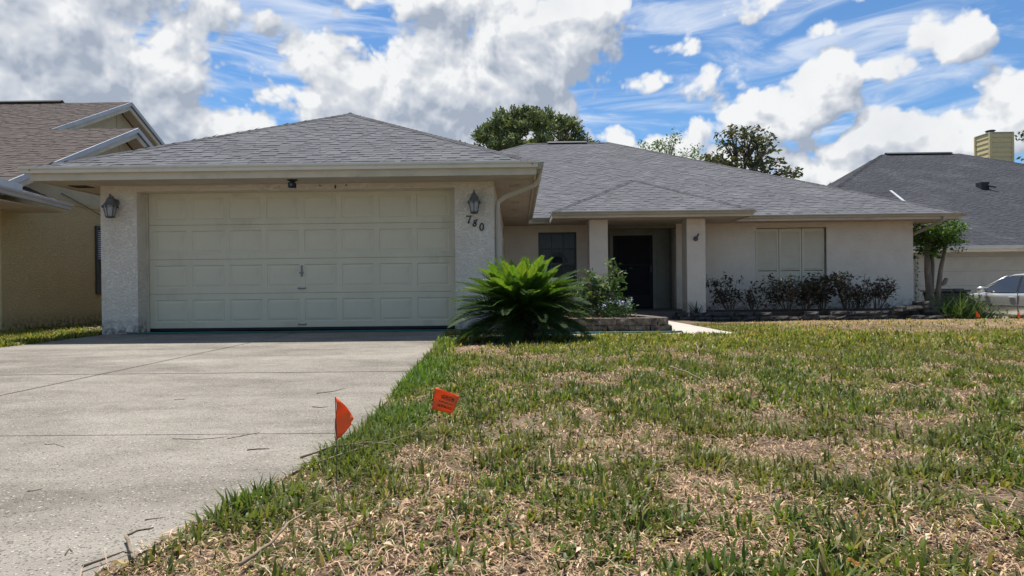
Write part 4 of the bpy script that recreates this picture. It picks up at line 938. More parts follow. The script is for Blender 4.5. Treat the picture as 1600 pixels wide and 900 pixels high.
# sago palm
sg = thing('sago_palm', 'large sago palm with stiff feathery fronds and bright new growth on top', 'palm', (.03, 7.55, -.01))
m = MB(); rd = random.Random(3)
m.lathe((.03, 7.55, -.03), [(.25, 0), (.20, .03), (.15, .09), (.13, .2), (.14, .32), (.10, .38)], 14)
for i in range(90):
    a = rd.uniform(0, 6.28); z = rd.uniform(.02, .34); rr_ = .155+.07*max(0, .12-z)/.12
    x, y = .03+rr_*math.cos(a), 7.55+rr_*math.sin(a); m.tube([(x, y, z), (x+.05*math.cos(a), y+.05*math.sin(a), z+.045)], [.02, .012], 4)
m.build('trunk', M('palm_bark', (.075, .055, .04), .95, (.04, .03, .023), 14), sg)
def frond_mesh(name, L, bend, tint, seed, tip):
    rd = np.random.default_rng(seed); V = []; F3 = []; C = []; N = 26
    s = np.linspace(0, 1, N); ang = -bend*s**1.5; dx = np.cos(ang); dz = np.sin(ang)
    cx = np.concatenate([[0], np.cumsum((dx[1:]+dx[:-1])/2*L/(N-1))]); cz = np.concatenate([[0], np.cumsum((dz[1:]+dz[:-1])/2*L/(N-1))])
    for i in range(N-1):     # rachis
        for (k_, j) in ((0, i), (1, i+1)):
            w_ = .006*(1-s[j]*.7); V += [(cx[j], -w_, cz[j]), (cx[j], w_, cz[j]), (cx[j], 0, cz[j]+w_)]; C += [tuple(np.array(tint)*1.5+np.array([.03, .02, 0]))]*3
        b = len(V)-6
        for a, c_ in ((0, 1), (1, 2), (2, 0)): F3 += [(b+a, b+c_, b+3+c_), (b+a, b+3+c_, b+3+a)]
    NP = 54
    for q in range(NP):
        t_ = .10+.90*q/(NP-1); ln = .155*min(1, (t_-.04)/.22)*(1 if t_ < .6 else 1-.72*((t_-.6)/.4)**1.5)*L/.85*rd.uniform(.92, 1.06)
        X = np.interp(t_, s, cx); Z = np.interp(t_, s, cz); A = np.interp(t_, s, ang); fw = np.array([math.cos(A), 0, math.sin(A)]); upv = np.array([-math.sin(A), 0, math.cos(A)])
        ahead = .45+.75*t_**2
        for sdn in (-1, 1):
            d = np.array([0, sdn, 0])*1.0+fw*ahead+upv*(.50+rd.normal()*.06); d /= np.linalg.norm(d); wv_ = np.cross(d, upv); wv_ /= np.linalg.norm(wv_)
            p0 = np.array([X, 0, Z]); p1 = p0+d*ln*.55; p2 = p0+d*ln-upv*ln*.16; w_ = .0062
            b = len(V); V += [tuple(p0+wv_*w_*.8), tuple(p0-wv_*w_*.8), tuple(p1+wv_*w_), tuple(p1-wv_*w_), tuple(p2)]
            tc_ = np.array(tint)*rd.uniform(.8, 1.2)*(1+.3*tip*t_); C += [tuple(tc_)]*5; F3 += [(b, b+1, b+3), (b, b+3, b+2), (b+2, b+3, b+4)]
    me = bpy.data.meshes.new(name); me.from_pydata([tuple(v) for v in V], [], F3); a = me.attributes.new('tint', 'FLOAT_COLOR', 'POINT')
    a.data.foreach_set('color', np.concatenate([np.array(C), np.ones((len(C), 1))], 1).astype(np.float32).ravel()); me.materials.append(frond_mat); return me
frond_mat = attr_leaf('frond', .55, .40, spec=.2)
fresh = [frond_mesh('frond', L, b, c, i, 1) for i, (L, b, c) in enumerate(((.74, .40, (.075, .140, .020)), (.78, .55, (.088, .150, .022)), (.70, .30, (.075, .132, .018)), (.76, .65, (.092, .142, .020))))]
old = [frond_mesh('frond', L, b, c, i+9, 0) for i, (L, b, c) in enumerate(((.86, .50, (.036, .076, .016)), (.90, .70, (.030, .066, .015)), (.82, .4, (.042, .088, .018)), (.88, .85, (.036, .068, .020))))]
rd = random.Random(21)
def put_frond(me, a, elev, roll_):
    o = bpy.data.objects.new('frond', me); COL.objects.link(o); o.parent = sg; o.location = (0, 0, .37)
    o.rotation_mode = 'XYZ'; o.matrix_local = Matrix.Translation((.04*math.cos(a), .04*math.sin(a), .36)) @ Matrix.Rotation(a, 4, 'Z') @ Matrix.Rotation(-elev, 4, 'Y') @ Matrix.Rotation(roll_, 4, 'X')
for i in range(64):
    put_frond(fresh[i % 4], i*2.39996+rd.uniform(-.2, .2), R(86-54*(i/64)**.8+rd.uniform(-5, 5)), rd.uniform(-.35, .35))
for i in range(100):
    put_frond(old[i % 4], i*2.39996+rd.uniform(-.2, .2), R(46-64*(i/100)**1.1+rd.uniform(-5, 5)), rd.uniform(-.3, .3))

# planter plants
G1 = [(.055, .105, .028), (.07, .13, .03), (.045, .09, .03), (.09, .14, .035)]
leggy('rose_bush', (1.22, 9.45, .14), .86, .40, 12, .085, 900, G1+[(.12, .16, .05)], 'leafy green rose bush growing out of the block planter', seed=4, r=.008, top=.35)
leggy('shrub', (.74, 9.62, .10), .66, .34, 12, .06, 620, [(.03, .05, .02), (.045, .06, .025)], 'thin dark twiggy shrub between the sago palm and the rose bush', seed=5, r=.007)
t = thing('plumbago', 'clump of lavender blue flowers at the front of the block planter', 'flowers', (1.47, 9.12, .14))
rd = np.random.default_rng(8); st = MB(); P = []; Fl = []
for i in range(34):
    a = rd.uniform(0, 6.28); q = .24*rd.random()**.5; e = np.array([1.47+math.cos(a)*q*1.15, 9.12+math.sin(a)*q*.7, .14+rd.uniform(.10, .34)]); b0 = np.array([1.47+math.cos(a)*q*.4, 9.12+math.sin(a)*q*.3, .14])
    st.tube([b0, (b0+e)/2+np.array([0, 0, .03]), e], [.004, .003, .002], 4); P.append(e+rd.normal(size=(22, 3))*np.array([.045, .04, .07])-np.array([0, 0, .05]))
    if e[2] > .36: Fl.append(e+rd.normal(size=(14, 3))*np.array([.026, .026, .016]))
st.build('stem', twig_bark, t); leaf_cloud('foliage', np.concatenate(P), .04, [(.06, .13, .03), (.08, .16, .035)], leaf_mat, t, .4, 8)
petal = attr_leaf('petal', .7, .3, spec=.1)
leaf_cloud('flower_heads', np.concatenate(Fl), .024, [(.42, .42, .72), (.52, .52, .80), (.36, .36, .66)], petal, t, .9, 9, 0, .6)
t = thing('croton', 'small reddish leaved plant at the left of the lavender flowers', 'plant', (1.14, 9.1, .14))
leaf_cloud('foliage', ball(60, (1.14, 9.1, .2), .10, np.random.default_rng(3), (1, .7, .8)), .05, [(.16, .05, .035), (.10, .09, .03), (.24, .12, .06)], leaf_mat, t, .4, 3)
leggy('lantana', (.66, 9.15, .10), .30, .22, 6, .038, 150, G1+[(.2, .24, .10)], 'low sprawling green plant spilling over the left end of the block planter', 'plant', seed=12, r=.004, lean=(.6, -.3))

# shrubs along the bedroom wall
DK = [(.032, .042, .020), (.040, .052, .024), (.028, .036, .020), (.052, .062, .030), (.075, .042, .030), (.062, .038, .027)]
shrubs = [(5.35, .86, 'leftmost leggy dark shrub of the row, leaning left against white wall', (-.28, 0), 190),
          (5.95, .72, 'thin low dark shrub just left of the louvred shutters', (0, 0), 120),
          (6.72, .92, 'dark shrub under the left shutter leaf', (-.05, 0), 230), (7.25, .90, 'dense dark shrub under the middle shutter leaf', (.05, 0), 300),
          (7.72, 1.0, 'tall dark shrub under the right shutter leaf', (0, 0), 260), (8.20, 1.0, 'tall upright dark shrub just right of the shutters', (.05, 0), 210),
          (8.62, .62, 'low dark shrub between two taller ones on the bare white wall', (.1, 0), 160), (9.05, .88, 'sparse open dark shrub nearest the right corner of the house', (.18, 0), 170)]
for i, (x, h, lb, ln, nl) in enumerate(shrubs):
    leggy('wall_shrub', (x, 15.55+.15*math.sin(i*2.2), -.02), h+.04, .46, 11, .08, int(nl*2.7), DK, lb, 'shrub', 'dark leggy shrubs in the bed along the wall', seed=40+i, lean=ln, r=.011, top=.40, stem=dark_twig, mat=dull_leaf, tuft=.16)
def strappy(name, base, n, L, w, cols, label, cat, seed, spread=1., up=.9, group=None):
    rd = np.random.default_rng(seed); t = thing(name, label, cat, base, group); a = rd.uniform(0, 6.283, n); e = up*(.35+.65*rd.random(n)); l = L*rd.uniform(.6, 1.1, n)
    b0 = np.array(base)+np.stack([rd.normal(size=n)*.12*spread, rd.normal(size=n)*.10*spread, np.zeros(n)], 1)
    d = np.stack([np.cos(a), np.sin(a), np.zeros(n)], 1); sdv = np.stack([-np.sin(a), np.cos(a), np.zeros(n)], 1); V = []; C = []
    rows = [0, .35, .7, 1.]
    col = np.array(cols)[rd.integers(0, len(cols), n)]*rd.uniform(.7, 1.3, (n, 1))
    for q in rows:
        hgt = (l*np.sin(e)*q*1.25-l*.55*q*q*(1.3-e*.8))[:, None]*np.array([0, 0, 1]); p = b0+d*(l*np.cos(e*.8)*q)[:, None]+hgt
        ww = w*(1-q**2.2)*.5+.0008; V += [p+sdv*ww, p-sdv*ww]; C += [col, col]
    V = np.stack(V, 1).reshape(-1, 3); C = np.stack(C, 1).reshape(-1, 3); i = np.arange(n)*8; F = np.concatenate([np.stack([i+2*q, i+2*q+1, i+2*q+3, i+2*q+2], 1) for q in range(3)])
    np_mesh('leaf_blades', V, [F], C, leaf_mat, t)['kind'] = 'stuff'; return t
strappy('agave', (4.32, 14.98, -.0), 16, .34, .035, [(.05, .06, .045), (.07, .08, .06)], 'small spiky agave at the foot of the right porch column', 'plant', 3, .3, 1.25)
t = thing('ground_cover', 'low purple tinged plant right of the spiky agave behind the stone wall', 'plant', (4.85, 15.1, 0))
leaf_cloud('foliage', ball(150, (4.9, 15.15, .05), .26, np.random.default_rng(5), (1.2, .5, .4)), .045, [(.10, .08, .14), (.06, .07, .05), (.16, .14, .22)], dull_leaf, t, .5, 5)
strappy('liriope', (10.75, 15.2, -.30), 800, .82, .015, [(.035, .07, .020), (.05, .095, .028), (.10, .13, .06)], 'big clump of strappy dark green leaves at the right corner of the house', 'plant', 6, 2.2, 1.15)
strappy('liriope', (11.4, 15.5, -.34), 420, .68, .014, [(.035, .065, .020), (.05, .08, .028), (.13, .12, .06)], 'smaller strappy clump with some dry leaves beside the big one', 'plant', 7, 1.8, 1.1)
leggy('shrub', (11.72, 16.2, -.42), .74, .42, 16, .075, 1300, [(.045, .085, .022), (.07, .12, .03), (.10, .15, .04)], 'bushy green shrub hiding the front end of the silver car', seed=31, r=.01, top=.2, tuft=.2)
leggy('shrub', (11.6, 16.5, -.42), .80, .42, 12, .065, 900, [(.06, .10, .025), (.09, .13, .035), (.12, .15, .05)], 'yellow green shrub in front of the black bin', seed=32, r=.01, top=.3, tuft=.18)
leggy('shrub', (12.15, 15.9, -.44), .30, .5, 12, .055, 500, [(.06, .11, .025), (.09, .15, .04)], 'low spreading green shrub below the car doors', seed=33, r=.007, top=.3, tuft=.2, lean=(.35, 0))

# crape myrtle at the corner
t = thing('crape_myrtle', 'small multi trunk tree at the right corner with bright green tuft of leaves', 'tree', (11.9, 17.6, -.38))
dX, dY = .72, .6
m = MB(); tr = [[(11.0, 17.0, -.35), (10.98, 17.0, .4), (10.92, 17.0, 1.0), (10.9, 17.0, 1.65)], [(11.2, 17.05, -.35), (11.22, 17, .5), (11.3, 17, 1.1), (11.45, 17, 1.75)], [(11.08, 17.1, -.3), (11.12, 17.15, .6), (11.2, 17.2, 1.2), (11.15, 17.2, 1.8)]]
tr = [[(a+dX, b_+dY, c) for a, b_, c in q] for q in tr]
for i, q in enumerate(tr): m.tube(q, [(.13, .105, .085, .06), (.085, .07, .055, .04), (.08, .07, .05, .04)][i], 9)
m.tube([(11.97, 17.6, .62), (12.10, 17.58, .66), (12.17, 17.6, .78)], [.06, .07, .05], 7); m.build('trunk', pale_bark, t, smooth=True)
rd = np.random.default_rng(17); cl = []
lm = MB()
for i in range(90):
    c = np.array([11.88+rd.normal()*.27, 17.65+rd.normal()*.30, 1.95+rd.normal()*.22]); c[2] = min(c[2], 2.40); 
    if c[0] > 12.05: c[2] += .08
    cl.append(ball(46, c, .17, rd)); b0 = tr[i % 3][-1]; lm.tube([b0, (np.array(b0)+c)/2+np.array([0, 0, .05]), c], [.016, .011, .005], 4)
cl += [ball(20, (12.4+.1*i, 17.6, 2.16+.03*i), .09, rd) for i in range(4)]
lm.build('limbs', pale_bark, t); leaf_cloud('crown', np.concatenate(cl), .085, [(.06, .12, .02), (.09, .17, .028), (.12, .20, .035), (.04, .08, .02)], leaf_mat, t, .55, 17)
t = thing('vine', 'thin green vine climbing the right corner edge of the white house', 'vine', (10.66, 16.62, -.3))
rd = np.random.default_rng(2); P = np.stack([10.67+rd.random(150)*.10, 16.62+rd.random(150)*.1, -.2+1.5*rd.random(150)**1.5], 1)
leaf_cloud('foliage', P, .05, [(.05, .11, .025), (.08, .15, .03)], leaf_mat, t, .6, 2); m = MB(); m.tube([(10.66, 16.62, -.3), (10.68, 16.64, .4), (10.66, 16.62, 1.3)], .008, 5); m.build('stem', twig_bark, t)
t = thing('weed', 'small green weeds beside the left corner of the garage', 'plant', (-6.75, 9.7, 0))
leaf_cloud('foliage', ball(60, (-6.72, 9.75, .05), .16, np.random.default_rng(6), (1, .8, .5)), .05, [(.06, .12, .03), (.25, .28, .2)], leaf_mat, t, .5, 6)

# ------------------------------------------------------------------ trees behind the houses
def limb_tree(name, label, base, trunk_r, fork_z, clusters, leaf_fn, bark_mat, seed, group=None, bend=.15):
    rd = random.Random(seed); t = thing(name, label, 'tree', base, group); b = Vector(base); m = MB(); top = Vector((base[0], base[1], fork_z))
    m.tube([b, b.lerp(top, .5)+Vector((.1, 0, 0)), top], [trunk_r*1.25, trunk_r, trunk_r*.8], 9); m.build('trunk', bark_mat, t)
    lm = MB(); hubs = []
    cs = [Vector(c) for c in clusters]
    for i in range(max(4, len(cs)//9)): hubs.append(top.lerp(rd.choice(cs), .55))
    for h in hubs: lm.tube([top, top.lerp(h, .5)+Vector((0, 0, .12*(h-top).length)), h], [trunk_r*.55, trunk_r*.42, trunk_r*.28], 6)
    for c in cs:
        h = min(hubs, key=lambda q: (q-c).length); lm.tube([h, h.lerp(c, .5)+Vector((0, 0, .08*(c-h).length)), c], [trunk_r*.22, trunk_r*.15, trunk_r*.06], 4)
    lm.build('limbs', bark_mat, t); leaf_fn(t, np.array([tuple(c) for c in cs])); return t
def needles(t, cs):
    rd = np.random.default_rng(5); P = []; 
    for c in cs: P.append(ball(95, c, rd.uniform(.36, .62), rd, (1, 1, .75), .25))
    P = np.concatenate(P); n = len(P); d = rd.normal(size=(n, 3)); d[:, 2] += .55; d /= np.linalg.norm(d, axis=1)[:, None]; w = np.cross(d, rd.normal(size=(n, 3))); w /= np.linalg.norm(w, axis=1)[:, None]
    L = .34*rd.uniform(.7, 1.3, (n, 1)); V = np.stack([P-w*.028, P+w*.028, P+d*L+w*.05, P+d*L-w*.05], 1).reshape(-1, 3); i = np.arange(n)*4
    col = np.array([(.080, .105, .048), (.110, .138, .064), (.145, .172, .085)])[rd.integers(0, 3, n)]*rd.uniform(.8, 1.2, (n, 1))
    np_mesh('crown', V, [np.stack([i, i+1, i+2, i+3], 1)], np.repeat(col, 4, 0), dull_leaf, t)['kind'] = 'stuff'
rd = random.Random(9); cl = []
pc = (.9, 45, 10.4)
while len(cl) < 118:
    x, y, z = rd.uniform(-4.0, 4.2), rd.uniform(-3.6, 3.6), rd.uniform(-.6, 3.3)
    lim = 1-(x/4.1)**2-(y/3.8)**2
    if lim <= 0: continue
    zt = 3.3*lim**.42
    if z < zt and (z > zt-1.15 or rd.random() < .13) and z > -.2-1.2*rd.random(): cl.append((pc[0]+x, pc[1]+y, pc[2]+z-.25))
cl += [(-3.95, 45, 10.75), (-3.6, 45, 10.6), (-3.3, 45.2, 10.5), (4.6, 45, 10.7), (5.0, 45, 10.7), (5.4, 45, 10.75), (5.7, 45.3, 10.8), (4.2, 44.6, 10.5)]
limb_tree('pine_tree', 'round topped dark green pine rising behind the ridge of the main roof', (.9, 45, -.5), .30, 8.2, cl, needles, bark, 9)
def broad(size, per, r, cols, seed, mat, droop=.2):
    def fn(t, cs):
        rd = np.random.default_rng(seed); P = np.concatenate([ball(per, c, r*rd.uniform(.7, 1.25), rd, (1, 1, .8), .2) for c in cs]); leaf_cloud('crown', P, size, cols, mat, t, .48, seed, droop)
    return fn
rd = random.Random(14); cl = []
mag = [(1150, 215, 44, 22), (1120, 235, 26, 25), (1170, 232, 30, 22), (1190, 215, 14, 10), (1165, 262, 40, 18), (1205, 258, 26, 16), (1225, 268, 18, 8), (1150, 205, 12, 6), (1140, 268, 40, 20), (1100, 250, 10, 16)]
for (cx, cy, rx, ry) in mag:
    for i in range(int(rx*ry/36)+2):
        a = rd.uniform(0, 6.28); q = rd.random()**.5; x_, y_ = cx+rx*q*math.cos(a), cy+ry*q*math.sin(a); Y = 38+rd.uniform(-2, 2); cl.append(((x_-806)/960*Y, Y, .7+(440-y_)/960*Y))
limb_tree('magnolia_tree', 'dark glossy magnolia with brown tinged leaves behind the right roof slope', (14.2, 38, -.5), .22, 5.6, cl, broad(.27, 15, .40, [(.055, .072, .034), (.075, .090, .042), (.11, .085, .048), (.05, .066, .038)], 14, leaf_mat), bark, 14)
cl = []
for (cx, cy, rx, ry) in [(1020, 225, 22, 12), (1045, 215, 12, 10), (1005, 238, 22, 12), (1040, 240, 16, 12), (1075, 240, 14, 14), (1062, 262, 30, 10), (1110, 268, 30, 10), (1085, 232, 5, 6)]:
    for i in range(int(rx*ry/26)+2):
        a = rd.uniform(0, 6.28); q = rd.random()**.5; x_, y_ = cx+rx*q*math.cos(a), cy+ry*q*math.sin(a); Y = 41+rd.uniform(-1.5, 1.5); cl.append(((x_-806)/960*Y, Y, .7+(441-y_)/960*Y))
limb_tree('oak_tree', 'light green airy tree between the pine and the magnolia', (10.2, 41, -.5), .16, 6.5, cl, broad(.17, 22, .46, [(.08, .14, .035), (.11, .17, .05), (.06, .11, .03)], 15, leaf_mat), pale_bark, 15)
cl = []
for (cx, cy, rx, ry) in [(1605, 205, 14, 18), (1602, 245, 12, 14), (1612, 270, 22, 30), (1640, 230, 30, 40)]:
    for i in range(int(rx*ry/30)+2):
        a = rd.uniform(0, 6.28); q = rd.random()**.5; x_, y_ = cx+rx*q*math.cos(a), cy+ry*q*math.sin(a); Y = 46+rd.uniform(-1.5, 1.5); cl.append(((x_-806)/960*Y, Y, .7+(436-y_)/960*Y))
limb_tree('oak_tree', 'tree at the right edge of the picture behind the tan chimney', (38.6, 46, -.5), .25, 6.5, cl, broad(.28, 24, .55, [(.05, .08, .03), (.08, .12, .045), (.12, .10, .05)], 16, leaf_mat), bark, 16)

# ------------------------------------------------------------------ bin and car
t = thing('trash_bin', 'black plastic wheeled bin by the neighbouring garage behind the shrubs', 'bin', (13.1, 19.0, -.52))
m = MB(); b0 = [(12.80, 18.75), (13.40, 18.75), (13.40, 19.3), (12.80, 19.3)]; b1 = [(12.66, 18.62), (13.54, 18.62), (13.54, 19.42), (12.66, 19.42)]
m.add([(x, y, -.46) for x, y in b0]+[(x, y, .38) for x, y in b1], [(0, 3, 2, 1), (0, 1, 5, 4), (1, 2, 6, 5), (2, 3, 7, 6), (3, 0, 4, 7), (4, 5, 6, 7)]); m.build('body', black_plastic, t, bevel=.03)
m = MB(); m.slab([(12.60, 18.58, .385), (13.60, 18.58, .385), (13.60, 19.45, .385), (12.60, 19.45, .385)], (0, 0, .06)); m.slab([(12.72, 18.7, .446), (13.48, 18.7, .446), (13.48, 19.35, .446), (12.72, 19.35, .446)], (0, 0, .035)); m.build('lid', black_plastic, t, bevel=.02)
m = MB(); m.tube([(12.75, 19.45, .36), (12.75, 19.55, .40), (13.45, 19.55, .40), (13.45, 19.45, .36)], .018, 6); m.build('handle', black_plastic, t)
for x in (12.84, 13.36): m = MB(); m.tube([(x-.03, 19.36, -.40), (x+.03, 19.36, -.40)], .12, 14); m.build('wheel', rubber, t)

car = thing('car', 'silver sedan parked nose first on the right hand driveway, cut by the picture edge', 'car', (0, 0, 0))
st = [(-2.38, .62, .30, .62), (-2.32, .78, .26, .86), (-2.0, .86, .20, .93), (-1.4, .89, .19, .93), (-.7, .90, .19, .90), (0, .90, .19, .885), (.7, .90, .19, .88), (1.0, .90, .19, .885), (1.5, .89, .20, .83), (1.95, .84, .22, .75), (2.25, .74, .26, .66), (2.36, .60, .32, .55)]
b = MB(); nsx = 0
for (y, w_, zb_, zt_) in st:
    half = [(w_*.86, zb_), (w_*.97, zb_+.10), (w_, .46), (w_*.995, .54), (w_*.985, zt_-.14), (w_*.955, zt_-.045), (w_*.88, zt_-.005), (w_*.5, zt_+.03)]
    ring = half+[(-x, z) for x, z in half[::-1]]; nsx = len(ring); b.v += [(x, y, z) for x, z in ring]
for i in range(len(st)-1):
    for j in range(nsx): a = i*nsx+j; c_ = i*nsx+(j+1) % nsx; b.f.append((a, c_, c_+nsx, a+nsx))
b.f.append(tuple(range(nsx))); b.f.append(tuple(range((len(st)-1)*nsx, len(st)*nsx))[::-1])
body = b.build('body', car_paint, car, smooth=True)
m = MB(); roofp = [(-1.12, .56, 1.36), (-.7, .60, 1.415), (-.2, .61, 1.43), (.15, .60, 1.41), (.36, .58, 1.36)]
for (y, w_, z) in roofp: m.v += [(w_+.02, y, z-.045), (w_*.9, y, z-.008), (0, y, z+.012), (-w_*.9, y, z-.008), (-w_-.02, y, z-.045)]
for i in range(len(roofp)-1):
    for j in range(4): a = i*5+j; m.f.append((a, a+1, a+6, a+5))
m.build('roof', car_paint, car, smooth=True)
def pillar(a, c_, r_=.032): q = MB(); q.tube([a, tuple((Vector(a)+Vector(c_))/2+Vector((0, 0, .02))), c_], r_, 6); return q
for sx in (-1, 1):
    q = pillar((sx*.80, 1.12, .90), (sx*.60, .34, 1.345)); q.build('windscreen_pillar', car_paint, car, smooth=True)
    q = pillar((sx*.80, -1.85, .92), (sx*.58, -1.1, 1.34), .05); q.build('rear_pillar', car_paint, car, smooth=True)
    def sidep(y, z): f_ = (z-.88)/(1.36-.88); return (sx*(.845-.22*f_), y, z)
    m = MB(); m.poly([sidep(.98, .885), sidep(-.22, .88), sidep(-.14, 1.345), sidep(.32, 1.34)]); m.build('front_side_window', car_glass, car)
    m = MB(); m.poly([sidep(-.30, .88), sidep(-1.25, .885), sidep(-1.5, .95), sidep(-1.02, 1.33), sidep(-.22, 1.345)]); m.build('rear_side_window', car_glass, car)
    m = MB(); m.slab([(sx*.848, -.30, .875), (sx*.848, -.22, .875), (sx*.632, -.14, 1.35), (sx*.632, -.22, 1.35)], (sx*-.02, 0, 0)); m.build('door_pillar', black_plastic, car)
    m = MB(); m.slab([(sx*.90, -2.0, .475), (sx*.90, 1.5, .475), (sx*.90, 1.5, .52), (sx*.90, -2.0, .52)], (sx*.016, 0, 0)); m.build('side_moulding', chrome, car)
    for y in (-.33, 1.03, -1.35):
        m = MB(); m.box(min(sx*.885, sx*.902), max(sx*.885, sx*.902), y-.005, y+.005, .25, .86); m.build('door_seam', black_plastic, car)
    for y in (-.20, -1.22):
        m = MB(); m.box(min(sx*.885, sx*.925), max(sx*.885, sx*.908), y-.02, y+.17, .735, .765); m.build('door_handle', chrome if y < -1 else car_paint, car, bevel=.008)
    mi = MB(); mi.lathe((sx*1.0, .82, .97), [(.03, -.085), (.10, -.06), (.115, 0), (.10, .06), (.03, .085)], 10); mo = mi.build('side_mirror', car_paint, car, smooth=True)
    q = MB(); q.tube([(sx*.84, .84, .92), (sx*.97, .83, .93)], .03, 6); q.build('arm', black_plastic, mo)
    for y in (1.42, -1.38):
        m = MB(); x0 = sx*.70; x1 = sx*.905; m.tube([(x0, y, .315), (x1-.02*sx, y, .315), (x1, y, .315)], [.315, .315, .28], 26); wh = m.build('wheel', rubber, car)
        m = MB(); m.tube([(x1-.02*sx, y, .315), (x1+.006*sx, y, .315)], [.21, .19], 20); m.build('rim', chrome, wh)
        m = MB(); m.tube([(sx*.60, y, .33), (sx*.897, y, .33)], .37, 26); m.build('wheel_arch', black_plastic, car)
    m = MB(); m.box(min(sx*.55, sx*.78), max(sx*.55, sx*.78), 2.22, 2.33, .56, .68); m.build('headlight', car_glass, car, bevel=.02)
m = MB(); m.poly([(-.74, 1.10, .90), (.74, 1.10, .90), (.56, .36, 1.35), (-.56, .36, 1.35)]); m.build('windscreen', car_glass, car)
m = MB(); m.poly([(.70, -1.82, .93), (-.70, -1.82, .93), (-.55, -1.12, 1.34), (.55, -1.12, 1.34)]); m.build('rear_window', car_glass, car)
car.location = (14.95, 17.85, -.52); car.rotation_euler = (0, 0, R(3))

# ------------------------------------------------------------------ marker flags
def flag(x, y, z, h, fw, fh, dirv, cloth, label, curl, tilt=(0, 0), seed=1):
    g0 = float(gz(x, y)); t = thing('marker_flag', label, 'flag', (x, y, g0), 'orange marker flags in the lawn')
    T = Vector((x+tilt[0], y+tilt[1], g0+h)); B = Vector((x, y, g0-.03)); m = MB(); m.tube([B, B.lerp(T, .5)+Vector((.002, .003, 0)), T], .0016, 5); m.build('stake', wire_metal, t)
    ax = (B-T).normalized(); d = Vector(dirv).normalized(); NU, NV = 12, 10; vs = []; uv = []
    side = ax.cross(d).normalized()
    for j in range(NV+1):
        for i in range(NU+1):
            u = i/NU; v = j/NV; p = T+ax*(fh*v)+d*(fw*u)+side*curl[0]*math.sin(u*2.6+.3*v)*u+ax*curl[1]*u*(1.0-v*curl[3])+side*.004*math.sin(v*7+u*5)+d*curl[2]*u*(v-.5)
            vs.append(p); uv.append((u, 1-v))
    fs = [(j*(NU+1)+i, j*(NU+1)+i+1, (j+1)*(NU+1)+i+1, (j+1)*(NU+1)+i) for j in range(NV) for i in range(NU)]
    m = MB(); m.add(vs, fs); o = m.build('flag', cloth, t, smooth=True); l = o.data.uv_layers.new(name='UVMap')
    for lp in o.data.loops: l.data[lp.index].uv = uv[lp.vertex_index]
    s = o.modifiers.new('thick', 'SOLIDIFY'); s.thickness = .0006
    return t
flag(-.638, 2.12, 0, .318, .115, .150, (.20, .97, .0), flag_plain, 'nearest orange marker flag, seen edge on beside the driveway', (.012, .085, 0, 1.35))
flag(-.452, 2.95, 0, .196, .115, .105, (.98, .12, -.30), flag_print, 'orange marker flag with black print leaning in the lawn', (-.012, .012, -.02, .9), tilt=(.045, .02))
flag(9.75, 13.2, 0, .21, .065, .12, (.8, -.5, -.3), flag_plain, 'small far orange marker flag in front of the shrubs by the car', (.02, .05, 0, 1.1))
flag(10.55, 13.1, 0, .17, .05, .12, (.5, -.6, -.3), flag_plain, 'farthest right orange marker flag below the silver car', (.02, .05, 0, 1.1))

# ------------------------------------------------------------------ fallen twigs
def px_ground(px_, py_):
    d = F_+RR*((px_-800)/960)-UU*((py_-450)/960); z = 0.
    for _ in range(8):
        s = (z-CAM_H)/d.z; x, y = d.x*s, d.y*s; z = .0 if bool(in_drive(x, y)) else float(gz(x, y))+.018
    return Vector((x, y, z))
def twig(pts, r, mat, label, group=None, forks=0, seed=1, lift=0.):
    rd = random.Random(seed); P = [px_ground(*p) for p in pts]; Q = []
    for a, b_ in zip(P[:-1], P[1:]):
        n = 4
        for i in range(n): q = a.lerp(b_, i/n); q += Vector((rd.uniform(-1, 1), rd.uniform(-1, 1), 0))*(b_-a).length*.02; q.z += lift+r*.6; Q.append(q)
    Q.append(P[-1]+Vector((0, 0, r)))
    t = thing('twig', label, 'twig', tuple(P[0]), group); m = MB(); n = len(Q); m.tube(Q, [r*(1-.6*i/(n-1)) for i in range(n)], 6); m.build('stem', mat, t, smooth=True)
    for f in range(forks):
        a = Q[rd.randint(2, n-2)]; d = (Q[-1]-Q[0]).normalized(); s_ = Vector((-d.y, d.x, 0))*rd.choice((-1, 1)); m = MB(); L_ = (Q[-1]-Q[0]).length*rd.uniform(.15, .3)
        m.tube([a, a+(d*.7+s_*.6)*L_*.5+Vector((0, 0, .006)), a+(d*.9+s_*.7)*L_], [r*.5, r*.4, r*.2], 5); m.build('side_shoot', mat, t)
    return t
twig([(470, 724), (520, 706), (575, 700), (626, 703)], .0055, twig_bark, 'long pale curved branch in the grass behind the nearest flag', forks=2, seed=3, lift=.02)
twig([(500, 727), (580, 700), (640, 683), (700, 645)], .004, twig_bark, 'thin straight branch running up towards the printed flag', forks=1, seed=4, lift=.012)
twig([(374, 893), (420, 860), (452, 832), (484, 802)], .0055, twig_bark, 'thick pale stick lying slanting in the dead grass at the bottom', seed=5, lift=.012)
twig([(128, 893), (165, 880), (200, 866)], .004, dark_twig, 'dark stick at the bottom corner where driveway meets lawn', seed=6, lift=.01)
twig([(198, 846), (205, 866), (212, 880)], .005, twig_bark, 'short grey stick at the lawn edge near the bottom corner', seed=7, lift=.012)
